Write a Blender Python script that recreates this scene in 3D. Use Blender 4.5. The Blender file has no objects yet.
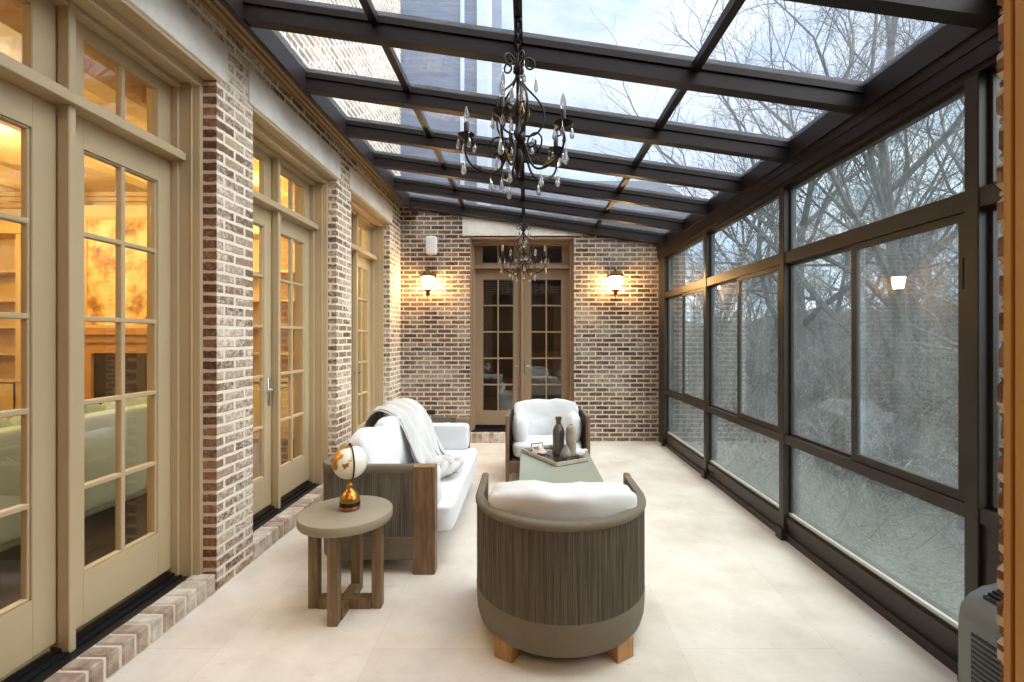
import bpy, math, random
from mathutils import Vector, Matrix, noise
PI = math.pi
sc = bpy.context.scene
C = sc.collection
H = 1.62           # eye height
XL = -1.98         # brick face of the house wall on the left
XR = 2.07          # inner face of the glazed wall on the right
D = 7.2            # brick face of the far wall

def srgb(r, g, b):
    f = lambda c: ((c/255+0.055)/1.055)**2.4 if c/255 > 0.04045 else c/255/12.92
    return (f(r), f(g), f(b), 1)

# ------------------------------------------------------------------ materials
def new_mat(name):
    m = bpy.data.materials.new(name); m.use_nodes = True
    nt = m.node_tree; nt.nodes.clear()
    out = nt.nodes.new('ShaderNodeOutputMaterial')
    return m, nt, out
class NT:
    def __init__(s, nt): s.nt = nt
    def n(s, t, **kw):
        x = s.nt.nodes.new('ShaderNode' + t)
        ins = kw.pop('ins', {})
        for k, v in kw.items(): setattr(x, k, v)
        for k, v in ins.items():
            if isinstance(v, bpy.types.NodeSocket): s.nt.links.new(v, x.inputs[k])
            else: x.inputs[k].default_value = v
        return x
    def ramp(s, fac, stops):
        r = s.nt.nodes.new('ShaderNodeValToRGB')
        e = r.color_ramp.elements
        while len(e) < len(stops): e.new(0.5)
        for i, (p, c) in enumerate(stops): e[i].position = p; e[i].color = c
        s.nt.links.new(fac, r.inputs[0]); return r.outputs[0]
    def mix(s, fac, a, b, mode='MIX'):
        m = s.n('Mix', data_type='RGBA', blend_type=mode)
        for i, v in ((0, fac), (6, a), (7, b)):
            if isinstance(v, bpy.types.NodeSocket): s.nt.links.new(v, m.inputs[i])
            else: m.inputs[i].default_value = v
        return m.outputs[2]
def pbr(name, col, rough=.5, metal=0, var=0, scale=6, stretch=(1,1,1), bump=0, bscale=None, col2=None, spec=.5, detail=4, sheen=0, coat=0):
    m, nt, out = new_mat(name); k = NT(nt)
    b = k.n('BsdfPrincipled', ins={'Roughness': rough, 'Metallic': metal, 'Specular IOR Level': spec, 'Sheen Weight': sheen, 'Coat Weight': coat})
    tc = k.n('TexCoord').outputs['Object']
    mp = k.n('Mapping', ins={0: tc, 'Scale': stretch}).outputs[0]
    if col2 is not None or var:
        nz = k.n('TexNoise', ins={'Vector': mp, 'Scale': scale, 'Detail': detail, 'Roughness': .6}).outputs[0]
        if col2 is None: col2 = tuple(max(0, c*(1-var)) for c in col[:3]) + (1,)
        c = k.ramp(nz, [(.35, col2), (.65, col)])
        nt.links.new(c, b.inputs['Base Color'])
    else: b.inputs['Base Color'].default_value = col
    if bump:
        nb = k.n('TexNoise', ins={'Vector': mp, 'Scale': bscale or scale*4, 'Detail': 5}).outputs[0]
        bp = k.n('Bump', ins={'Strength': bump, 'Distance': .01, 'Height': nb})
        nt.links.new(bp.outputs[0], b.inputs['Normal'])
    nt.links.new(b.outputs[0], out.inputs[0])
    return m
def brick_mat(name, tones, mortar, wash=.0, bw=.215, rh=.0705, msize=.0135, rot=False):
    m, nt, out = new_mat(name); k = NT(nt)
    uv = k.n('UVMap', uv_map='UVMap').outputs[0]
    nz = k.n('TexNoise', ins={'Vector': uv, 'Scale': 22, 'Detail': 3}).outputs[1]
    off = k.n('VectorMath', operation='SUBTRACT', ins={0: nz, 1: (.5,.5,.5)}).outputs[0]
    off = k.n('VectorMath', operation='SCALE', ins={0: off, 'Scale': .016}).outputs[0]
    v = k.n('VectorMath', operation='ADD', ins={0: uv, 1: off}).outputs[0]
    bt = k.n('TexBrick', offset=.5, ins={'Vector': v, 'Color1': (0,0,0,1), 'Color2': (1,1,1,1), 'Mortar': (0,0,0,1), 'Scale': 1,
        'Mortar Size': msize, 'Mortar Smooth': .35, 'Bias': 0, 'Brick Width': bw, 'Row Height': rh})
    n2 = k.n('TexNoise', ins={'Vector': uv, 'Scale': 1.6, 'Detail': 3}).outputs[0]
    n3 = k.n('TexNoise', ins={'Vector': uv, 'Scale': 30, 'Detail': 5, 'Roughness': .7}).outputs[0]
    bc = k.ramp(bt.outputs[0], tones)
    dark = k.n('MapRange', ins={0: n3, 1: .3, 2: .7, 3: .72, 4: 1.25}).outputs[0]
    bc = k.mix(1.0, bc, k.n('CombineColor', ins={0: dark, 1: dark, 2: dark}).outputs[0], 'MULTIPLY')
    w = k.n('MapRange', ins={0: k.n('Math', operation='MULTIPLY', ins={0: n2, 1: n3}).outputs[0], 1: .22, 2: .36, 3: 0, 4: min(1, .25+wash)}).outputs[0]
    bc = k.mix(w, bc, mortar)
    mc = k.mix(n3, mortar, tuple(c*.86 for c in mortar[:3]) + (1,))
    col = k.mix(bt.outputs[1], bc, mc)
    h = k.n('Math', operation='SUBTRACT', ins={0: k.n('Math', operation='MULTIPLY', ins={0: n3, 1: .45}).outputs[0], 1: bt.outputs[1]}).outputs[0]
    bp = k.n('Bump', ins={'Strength': .8, 'Distance': .008, 'Height': h})
    b = k.n('BsdfPrincipled', ins={'Base Color': col, 'Roughness': .9, 'Specular IOR Level': .2, 'Normal': bp.outputs[0]})
    nt.links.new(b.outputs[0], out.inputs[0]); return m
def glass_mat(name, tint=(.93,.97,.96), haze=.03, hazecol=(.8,.85,.85), ior=1.5, hscale=3.0, streak=(1,1,1)):
    m, nt, out = new_mat(name); k = NT(nt)
    tr = k.n('BsdfTransparent', ins={'Color': tint + (1,)})
    gl = k.n('BsdfGlossy', ins={'Color': (1,1,1,1), 'Roughness': .0})
    ge = k.n('NewGeometry')
    dt = k.n('VectorMath', operation='DOT_PRODUCT', ins={0: ge.outputs['Normal'], 1: ge.outputs['Incoming']}).outputs['Value']
    om = k.n('Math', operation='SUBTRACT', ins={0: 1.0, 1: k.n('Math', operation='ABSOLUTE', ins={0: dt}).outputs[0]}).outputs[0]
    p5 = k.n('Math', operation='POWER', ins={0: om, 1: 5.0}).outputs[0]
    f0 = ((ior-1)/(ior+1))**2
    fr = k.n('Math', operation='MULTIPLY_ADD', ins={0: p5, 1: 1-f0, 2: f0}).outputs[0]
    mx = k.n('MixShader', ins={0: fr, 1: tr.outputs[0], 2: gl.outputs[0]})
    if haze:
        mp = k.n('Mapping', ins={0: k.n('TexCoord').outputs['Object'], 'Scale': streak}).outputs[0]
        nz = k.n('TexNoise', ins={'Vector': mp, 'Scale': hscale, 'Detail': 5, 'Roughness': .65}).outputs[0]
        f = k.n('MapRange', ins={0: nz, 1: .3, 2: .75, 3: haze*.4, 4: haze*1.7}).outputs[0]
        df = k.n('BsdfDiffuse', ins={'Color': hazecol + (1,)}); tl = k.n('BsdfTranslucent', ins={'Color': hazecol + (1,)})
        d2 = k.n('MixShader', ins={0: .6, 1: df.outputs[0], 2: tl.outputs[0]})
        mx = k.n('MixShader', ins={0: f, 1: mx.outputs[0], 2: d2.outputs[0]})
    nt.links.new(mx.outputs[0], out.inputs[0]); return m
def emit(name, col, s):
    m, nt, out = new_mat(name); k = NT(nt)
    e = k.n('Emission', ins={'Color': col, 'Strength': s}); nt.links.new(e.outputs[0], out.inputs[0]); return m

M = {}
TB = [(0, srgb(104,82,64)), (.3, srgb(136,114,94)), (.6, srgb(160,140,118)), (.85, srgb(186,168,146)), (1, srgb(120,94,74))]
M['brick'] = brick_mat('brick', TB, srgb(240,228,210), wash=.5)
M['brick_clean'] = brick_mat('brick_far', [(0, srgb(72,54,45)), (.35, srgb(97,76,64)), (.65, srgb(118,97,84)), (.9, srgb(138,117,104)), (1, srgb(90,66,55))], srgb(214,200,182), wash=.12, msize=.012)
M['brick_red'] = brick_mat('brick_reveal', [(0, srgb(92,62,48)), (.4, srgb(128,84,62)), (.7, srgb(142,98,74)), (1, srgb(104,70,56))], srgb(214,196,174), wash=0, bw=.3)
M['curb_brick'] = pbr('curb_brick', srgb(168,152,134), .9, col2=srgb(214,204,190), scale=9, bump=.5)
M['curb_brick_dark'] = pbr('curb_brick_dark', srgb(140,116,98), .9, col2=srgb(190,172,154), scale=9, bump=.5)
M['mortar'] = pbr('mortar', srgb(222,212,198), .95, var=.15, scale=20, bump=.4)
M['limestone'] = pbr('limestone', srgb(232,228,220), .85, col2=srgb(214,208,198), scale=5, bump=.15)
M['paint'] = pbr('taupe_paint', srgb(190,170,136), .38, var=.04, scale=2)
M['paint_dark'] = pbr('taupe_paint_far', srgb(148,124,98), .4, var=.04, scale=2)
M['threshold'] = pbr('threshold_black', srgb(22,22,24), .35, var=.3, scale=14)
M['bronze'] = pbr('bronze_aluminium', srgb(54,47,40), .38, metal=.0, spec=.3, var=.08, scale=3)
M['bronze_dark'] = pbr('bronze_aluminium_dark', srgb(36,27,24), .42, metal=.0, spec=.2, var=.08, scale=3)
M['wood'] = pbr('teak', srgb(134,104,76), .5, col2=srgb(100,74,52), scale=3.5, stretch=(12,12,1.2), bump=.12)
M['wood_leg'] = pbr('table_oak', srgb(134,110,78), .5, col2=srgb(102,82,54), scale=3.5, stretch=(12,12,1.2), bump=.12)
M['foot'] = pbr('foot_oak', srgb(176,134,86), .5, col2=srgb(142,102,62), scale=3, stretch=(12,12,1.5), bump=.1)
M['tabletop'] = pbr('cast_tabletop', srgb(150,140,122), .5, var=.08, scale=5, bump=.05)
M['sage'] = pbr('sage_tabletop', srgb(146,150,138), .3, var=.05, scale=4)
M['rope'] = pbr('taupe_rope', srgb(114,106,92), .9, col2=srgb(72,65,54), scale=9, stretch=(12,12,.25), bump=.2, bscale=60)
M['rope_band'] = pbr('taupe_band', srgb(112,102,86), .8, var=.12, scale=8)
M['rope_inner'] = pbr('inner_panel', srgb(96,88,74), .9, var=.2, scale=8)
M['linen'] = pbr('white_linen', srgb(216,216,218), .95, var=.04, scale=5, bump=.12, bscale=300, sheen=.1)
M['throw'] = pbr('throw_knit', srgb(196,194,192), .97, var=.08, scale=6, bump=.5, bscale=90, sheen=.2)
M['throw_dark'] = pbr('throw_stripe', srgb(112,110,110), .97, var=.1, scale=6, bump=.3, bscale=90)
M['iron'] = pbr('wrought_iron', srgb(44,36,32), .45, metal=.6, var=.3, scale=20)
M['gold'] = pbr('antique_gold', srgb(196,142,66), .3, metal=.9, var=.25, scale=14)
M['gilt'] = pbr('gilt_leaf', srgb(190,160,90), .4, metal=.6, var=.3, scale=20)
M['chrome'] = pbr('satin_chrome', srgb(210,208,204), .22, metal=1)
M['white'] = pbr('white_plastic', srgb(228,228,226), .5, var=.02)
M['black'] = pbr('black_plastic', srgb(24,22,22), .45, var=.1)
M['bottle'] = pbr('dark_bottle', srgb(48,38,34), .28, metal=.3, col2=srgb(112,98,88), scale=3, stretch=(6,6,.5))
M['vase'] = pbr('grey_vase', srgb(150,142,130), .5, metal=.1, col2=srgb(112,106,98), scale=5)
M['vase_light'] = pbr('pale_vase', srgb(178,168,146), .6, col2=srgb(140,130,112), scale=5)
M['shell'] = pbr('shell', srgb(226,214,204), .6, col2=srgb(170,140,124), scale=16, bump=.3)
M['tray_in'] = pbr('tray_inlay', srgb(34,28,26), .25, col2=srgb(58,50,44), scale=12)
M['tray_rim'] = pbr('tray_rim', srgb(176,162,146), .45, var=.2, scale=10)
M['acbody'] = pbr('grey_enamel', srgb(118,124,124), .32, metal=.0, var=.04)
M['acdark'] = pbr('grille_black', srgb(26,28,30), .5)
M['glass_roof'] = glass_mat('roof_glass', (.93,.965,1), .05, (.8,.86,.95), 1.42, 5, (1,6,1))
M['glass_win'] = glass_mat('window_glass', (.88,.94,.95), .055, (.72,.82,.87), 1.45, 2.5)
M['glass_door'] = glass_mat('door_glass', (.95,.96,.93), .008, (.9,.85,.75), 1.85)
def m_crystal():
    m, nt, out = new_mat('crystal'); k = NT(nt)
    b = k.n('BsdfPrincipled', ins={'Base Color': (1,1,1,1), 'Roughness': .02, 'IOR': 1.5, 'Transmission Weight': 1})
    t = k.n('BsdfTransparent', ins={'Color': (.95,.95,.95,1)})
    d = k.n('BsdfTranslucent', ins={'Color': (.9,.88,.84,1)}); d2 = k.n('MixShader', ins={0: .25, 1: b.outputs[0], 2: d.outputs[0]})
    g = k.n('MixShader', ins={0: .30, 1: d2.outputs[0], 2: t.outputs[0]})
    nt.links.new(g.outputs[0], out.inputs[0]); return m
M['crystal'] = m_crystal()
M['lantern_glow'] = emit('lantern_glow', (1, .60, .22, 1), 95)
def m_floor():
    m, nt, out = new_mat('travertine'); k = NT(nt)
    uv = k.n('UVMap', uv_map='UVMap').outputs[0]
    n1 = k.n('TexNoise', ins={'Vector': uv, 'Scale': 2.2, 'Detail': 6, 'Roughness': .6}).outputs[0]
    n2 = k.n('TexNoise', ins={'Vector': k.n('Mapping', ins={0: uv, 'Scale': (1,2.2,1)}).outputs[0], 'Scale': 13, 'Detail': 6, 'Roughness': .75}).outputs[0]
    c = k.ramp(n1, [(.3, srgb(208,196,182)), (.52, srgb(224,214,202)), (.72, srgb(234,228,218))])
    pit = k.ramp(n2, [(.60, (0,0,0,1)), (.74, (1,1,1,1))])
    c = k.mix(k.n('Math', operation='MULTIPLY', ins={0: pit, 1: .6}).outputs[0], c, srgb(176,150,126))
    bt = k.n('TexBrick', offset=.5, ins={'Vector': k.n('Mapping', ins={0: uv, 'Rotation': (0,0,PI/2)}).outputs[0], 'Color1': (.93,.93,.93,1), 'Color2': (1,1,1,1), 'Mortar': (.86,.83,.79,1), 'Scale': 1,
        'Mortar Size': .002, 'Mortar Smooth': .2, 'Brick Width': 1.2, 'Row Height': .8})
    c = k.mix(1.0, c, bt.outputs[0], 'MULTIPLY')
    bp = k.n('Bump', ins={'Strength': .25, 'Distance': .004, 'Height': n2})
    b = k.n('BsdfPrincipled', ins={'Base Color': c, 'Roughness': .48, 'Specular IOR Level': .35, 'Normal': bp.outputs[0]})
    nt.links.new(b.outputs[0], out.inputs[0]); return m
M['floor'] = m_floor()

# ------------------------------------------------------------------ mesh collector
class MB:
    def __init__(s): s.v = []; s.f = []; s.m = []; s.cur = 0
    def add(s, vs, fs):
        o = len(s.v); s.v += [tuple(p) for p in vs]
        for f in fs: s.f.append(tuple(i+o for i in f)); s.m.append(s.cur)
        return s
    def box(s, x0, x1, y0, y1, z0, z1):
        vs = [(x,y,z) for z in (z0,z1) for y in (y0,y1) for x in (x0,x1)]
        return s.add(vs, [(0,2,3,1),(4,5,7,6),(0,1,5,4),(2,6,7,3),(0,4,6,2),(1,3,7,5)])
    def cbox(s, x0, x1, y0, y1, z0, z1, c=.01):      # box with chamfered edges
        ax = [(x0,x1),(y0,y1),(z0,z1)]
        c = min(c, *(abs(b-a)*.45 for a, b in ax))
        vs, idx = [], {}
        for i in (0,1):
            for j in (0,1):
                for l in (0,1):
                    p = [ax[0][i], ax[1][j], ax[2][l]]; sg = [1-2*i, 1-2*j, 1-2*l]
                    for a in range(3):
                        q = [p[t] + (0 if t == a else sg[t]*c) for t in range(3)]
                        idx[(i,j,l,a)] = len(vs); vs.append(q)
        fs = []
        for a in range(3):
            b_, c_ = (a+1)%3, (a+2)%3
            for e in (0,1):
                q = []
                for (u,w) in ((0,0),(1,0),(1,1),(0,1)):
                    key = [0,0,0]; key[a] = e; key[b_] = u; key[c_] = w; q.append(idx[(*key,a)])
                fs.append(tuple(q if e else q[::-1]))
            for u in (0,1):
                for w in (0,1):
                    k0 = [0,0,0]; k0[b_] = u; k0[c_] = w; k1 = k0[:]; k0[a] = 0; k1[a] = 1
                    q = (idx[(*k0,b_)], idx[(*k1,b_)], idx[(*k1,c_)], idx[(*k0,c_)])
                    fs.append(q if (u ^ w) else q[::-1])
        for i in (0,1):
            for j in (0,1):
                for l in (0,1):
                    q = (idx[(i,j,l,0)], idx[(i,j,l,1)], idx[(i,j,l,2)])
                    fs.append(q if (i+j+l) % 2 else q[::-1])
        return s.add(vs, fs)
    def prism(s, poly, a, b, axis='y'):
        n = len(poly)
        def P(u, w, t): return (u,t,w) if axis == 'y' else ((t,u,w) if axis == 'x' else (u,w,t))
        vs = [P(u,w,a) for u,w in poly] + [P(u,w,b) for u,w in poly]
        fs = [tuple(range(n)), tuple(range(2*n-1, n-1, -1))] + [(i,(i+1)%n+0,(i+1)%n+n,i+n)[::-1] for i in range(n)]
        return s.add(vs, fs)
    def tube(s, path, r, n=8, cap=True, ry=None):
        path = [Vector(p) for p in path]; k = len(path)
        rs = r if isinstance(r, (list, tuple)) else [r]*k
        vs, fs = [], []; up = None
        for i, p in enumerate(path):
            t = (path[min(i+1,k-1)] - path[max(i-1,0)])
            if t.length < 1e-9: t = Vector((0,0,1))
            t.normalize()
            if up is None:
                up = Vector((0,0,1)) if abs(t.z) < .9 else Vector((1,0,0))
            a = t.cross(up)
            if a.length < 1e-6: a = t.cross(Vector((0,1,0)))
            a.normalize(); b = a.cross(t).normalized(); up = b
            for j in range(n):
                th = 2*PI*j/n; vs.append(p + (a*math.cos(th) + b*math.sin(th)*(ry or 1))*rs[i])
        for i in range(k-1):
            for j in range(n):
                fs.append((i*n+j, i*n+(j+1)%n, (i+1)*n+(j+1)%n, (i+1)*n+j))
        if cap: fs += [tuple(range(n))[::-1], tuple(range((k-1)*n, k*n))]
        return s.add(vs, fs)
    def lathe(s, prof, c=(0,0,0), n=24, squash=1):
        vs, fs = [], []
        for r, z in prof:
            for j in range(n):
                th = 2*PI*j/n; vs.append((c[0]+r*math.cos(th), c[1]+r*math.sin(th)*squash, c[2]+z))
        for i in range(len(prof)-1):
            for j in range(n):
                fs.append((i*n+j, i*n+(j+1)%n, (i+1)*n+(j+1)%n, (i+1)*n+j))
        fs += [tuple(range(n))[::-1], tuple(range((len(prof)-1)*n, len(prof)*n))]
        return s.add(vs, fs)
    def cushion(s, c, size, p=5, bulge=.12, wr=.008, n=14, rot=None, seed=0, fr=5):
        R = rot or Matrix.Identity(3); c = Vector(c)
        idx, vs, fs = {}, [], []
        def vid(q):
            key = tuple(round(t, 5) for t in q)
            if key not in idx:
                x, y, z = q
                x2, y2, z2 = [math.sin(t*PI/2)*.6+t*.4 for t in (x,y,z)]
                k = (abs(x2)**p+abs(y2)**p+abs(z2)**p)**(-1/p)
                mx = max(abs(x2),abs(y2),abs(z2)); k *= mx if mx > 0 else 1
                v = Vector((x2*k, y2*k, z2*k))
                ax = sorted(range(3), key=lambda t: size[t])[0]
                o = [t for t in range(3) if t != ax]
                b = (1-v[o[0]]**2)*(1-v[o[1]]**2)
                v[ax] *= (1-bulge) + 2*bulge*max(0,b)**.6
                w = Vector((v.x*size[0]/2, v.y*size[1]/2, v.z*size[2]/2))
                nz = noise.noise(w*fr + Vector((seed*7.3, seed, 0))) + .6*noise.noise(w*fr*2.7+Vector((0,seed,9)))
                w += w.normalized()*nz*wr*2.2
                idx[key] = len(vs); vs.append(c + R @ w)
            return idx[key]
        for a in range(3):
            for e in (-1,1):
                for i in range(n):
                    for j in range(n):
                        q = []
                        for (di,dj) in ((0,0),(1,0),(1,1),(0,1)):
                            pt = [0,0,0]; pt[a] = e; pt[(a+1)%3] = -1+2*(i+di)/n; pt[(a+2)%3] = -1+2*(j+dj)/n
                            q.append(vid(pt))
                        fs.append(tuple(q if e > 0 else q[::-1]))
        return s.add(vs, fs)
    def build(s, name, mats, parent=None, smooth=False, origin=None, auto=None, mods=None):
        me = bpy.data.meshes.new(name)
        o3 = Vector(origin) if origin else Vector((0,0,0))
        vs = [tuple(Vector(v)-o3) for v in s.v] if origin else s.v
        me.from_pydata(vs, [], s.f)
        for m in (mats if isinstance(mats, (list,tuple)) else [mats]): me.materials.append(m)
        for i, p in enumerate(me.polygons): p.material_index = s.m[i]; p.use_smooth = smooth
        uvl = me.uv_layers.new(name='UVMap')
        me.update()
        for p in me.polygons:
            nn = p.normal; ax = max(range(3), key=lambda t: abs(nn[t]))
            for li in p.loop_indices:
                v = me.vertices[me.loops[li].vertex_index].co + o3
                uvl.data[li].uv = ((v.y, v.z), (v.x, v.z), (v.x, v.y))[ax]
        if smooth and auto:
            try: me.set_sharp_from_angle(angle=math.radians(auto))
            except Exception: pass
        o = bpy.data.objects.new(name, me); C.objects.link(o)
        if origin: o.location = o3
        if parent is not None:
            o.parent = parent
        return o
def tag(o, label=None, cat=None, group=None, kind=None):
    if label: o['label'] = label
    if cat: o['category'] = cat
    if group: o['group'] = group
    if kind: o['kind'] = kind
    return o
def empty(name, loc=(0,0,0), rz=0):
    o = bpy.data.objects.new(name, None); C.objects.link(o)
    o.location = loc; o.rotation_euler = (0,0,rz); o.empty_display_size = .1
    return o
def copy_tree(o, parent=None):
    c = o.copy(); C.objects.link(c); c.parent = parent
    for ch in list(o.children): copy_tree(ch, c)
    return c
def S(o, label=None): o['kind'] = 'structure'; 
SKY, SKYFILL, HOUSE, ENTRY, EXPO = 0.95, 6.6, 52, 55, 0.57
# ------------------------------------------------------------------ the setting: floor, walls
def zroof(x): return 3.684 - .1456*(x+1.71)      # glass plane of the sloping roof
def struct(mb, name, mats, **kw):
    o = mb.build(name, mats, **kw); o['kind'] = 'structure'; return o
struct(MB().box(XL-.02, XR+.2, .8, D+.02, -.1, 0), 'floor', M['floor'])

# left wall: brick piers between three door openings and the brick above the lintels
OP = [(1.479, 2.935), (3.324, 4.78), (5.18, 6.636)]
HEAD = 3.287
w = MB()
w.box(XL-.36, XL, .93, OP[0][0], 0, HEAD)
w.box(XL-.36, XL, OP[0][1], OP[1][0], 0, HEAD)
w.box(XL-.36, XL, OP[1][1], OP[2][0], 0, HEAD)
w.box(XL-.36, XL, OP[2][1], D, 0, HEAD)
w.box(XL-.36, XL, .93, D, HEAD, 9.0)
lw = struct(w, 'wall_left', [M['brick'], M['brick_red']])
for p in lw.data.polygons:      # cut brick ends line the reveals of the openings
    c = p.center
    if abs(p.normal.y) > .9 and c.z < HEAD and abs(c.y-OP[0][1]) < .01: p.material_index = 1
# back wall
w = MB()
bx0, bx1, btop = -.892, .735, 3.216
zt = lambda x: zroof(x) - .005
w.prism([(XL-.3,0),(bx0,0),(bx0,zt(bx0)),(XL-.3,zt(XL-.3))], D, D+.36)
w.prism([(bx1,0),(XR+.14,0),(XR+.14,zt(XR+.14)),(bx1,zt(bx1))], D, D+.36)
w.prism([(bx0,btop),(bx1,btop),(bx1,zt(bx1)),(bx0,zt(bx0))], D, D+.36)
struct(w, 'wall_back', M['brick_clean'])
# front wall: the brick wall whose doorway the picture is taken through
w = MB()
w.box(XL-.36, -1.16, .8, .93, 0, 4.3); w.box(.96, XR+.2, .8, .93, 0, 3.3); w.box(-1.16, .96, .8, .93, 3.0, 4.3); w.box(.96, XR+.2, .8, .93, 3.3, 4.3)
rnd = random.Random(3)
for i in range(41):     # toothed brick ends along the right edge of the doorway
    z = i*.0735; e = rnd.uniform(.0, .009)
    w.cbox(.950-e, 1.0, .80, .932+rnd.uniform(0,.004), z+.006, z+.066, .012)
    w.cbox(.954, 1.0, .80, .931, z-.006, z+.006, .002)
struct(w, 'wall_front', M['brick_red'])
w = MB()
for (a, b) in ((.829, .975), (-1.2, -1.075)):
    w.box(a, b, .70, .781, 0, 3.1); w.box(a, b, .789, .80, 0, 3.1)
    w.box(a+(.010 if a > 0 else 0), b-(.010 if a < 0 else 0), .781, .789, 0, 3.1)
w.box(.848, .96, .66, .70, 0, 3.1); w.box(.872, .96, .645, .66, 0, 3.1); w.box(-1.2, -1.09, .66, .70, 0, 3.1)
w.box(-1.2, .96, .66, .80, 2.98, 3.1)
struct(w, 'trim_1', pbr('casing_ochre', srgb(190,142,78), .4, var=.06, scale=2))

# limestone lintels
for i, (a, b) in enumerate([(1.37, 3.033), (3.263, 4.86), (5.12, 6.72)]):
    m = MB(); m.cbox(XL-.1, XL+.015, a, b, HEAD+.002, 3.54, .006); struct(m, 'trim_%d' % (i+2), M['limestone'])
m = MB(); q = .012
m.prism([(-1.01,3.22),(.853,3.22),(.853,min(3.53, zt(.853)-.02)),(-.10,min(3.53, zt(-.10)-.02)),(-.70,3.53),(-1.01,3.53)], D-.015, D+.12)
struct(m, 'trim_5', M['limestone'])
# brick sills under the doors, laid on edge
def curb(name, a, b, axis, depth=.145, h=.12, face=XL):
    core, rn = MB(), random.Random(int(a*10)+5)
    n = max(1, round((b-a)/.084)); st = (b-a)/n
    def put(mb, u0, u1, d0, d1, z0, z1, c=0):
        if axis == 'y': args = (face-depth+d0, face-depth+d1, u0, u1, z0, z1)
        else: args = (u0, u1, D-d1+.0, D-d0, z0, z1)
        (mb.cbox(*args, c) if c else mb.box(*args))
    core.cur = 0
    put(core, a, b, 0, depth-.008, 0, h-.008)
    for i in range(n):
        core.cur = 1 + (rn.random() < .4)
        j = rn.uniform(-.003,.003)
        put(core, a+i*st+.007, a+(i+1)*st-.007, .002, depth+j*.6, .006, h+j, .008)
    struct(core, name, [M['mortar'], M['curb_brick'], M['curb_brick_dark']])
for i, (a, b) in enumerate(OP): curb('trim_%d' % (6+i), a+.002, b-.002, 'y')
m_c = MB()
core, rn = MB(), random.Random(9)
core.box(bx0-.05, bx1+.05, D-.11, D-.001, 0, .145)
nb = 20; st = (bx1-bx0+.1)/nb
for i in range(nb):
    core.cur = 1 + (rn.random() < .5)
    core.cbox(bx0-.05+i*st+.006, bx0-.05+(i+1)*st-.006, D-.118, D-.003, .006, .152, .008)
struct(core, 'trim_9', [M['mortar'], M['curb_brick'], M['curb_brick_dark']])

# cornice above the brick on the left
m = MB()
m.prism([(-1.98,3.651),(-1.962,3.651),(-1.955,3.672),(-1.935,3.678),(-1.930,3.700),(-1.910,3.705),(-1.905,3.725),(-1.885,3.735),(-1.885,3.80),(-1.98,3.80)], .93, D)
struct(m, 'trim_10', pbr('cornice_paint', srgb(150,122,84), .4, var=.06, scale=2))

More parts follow.
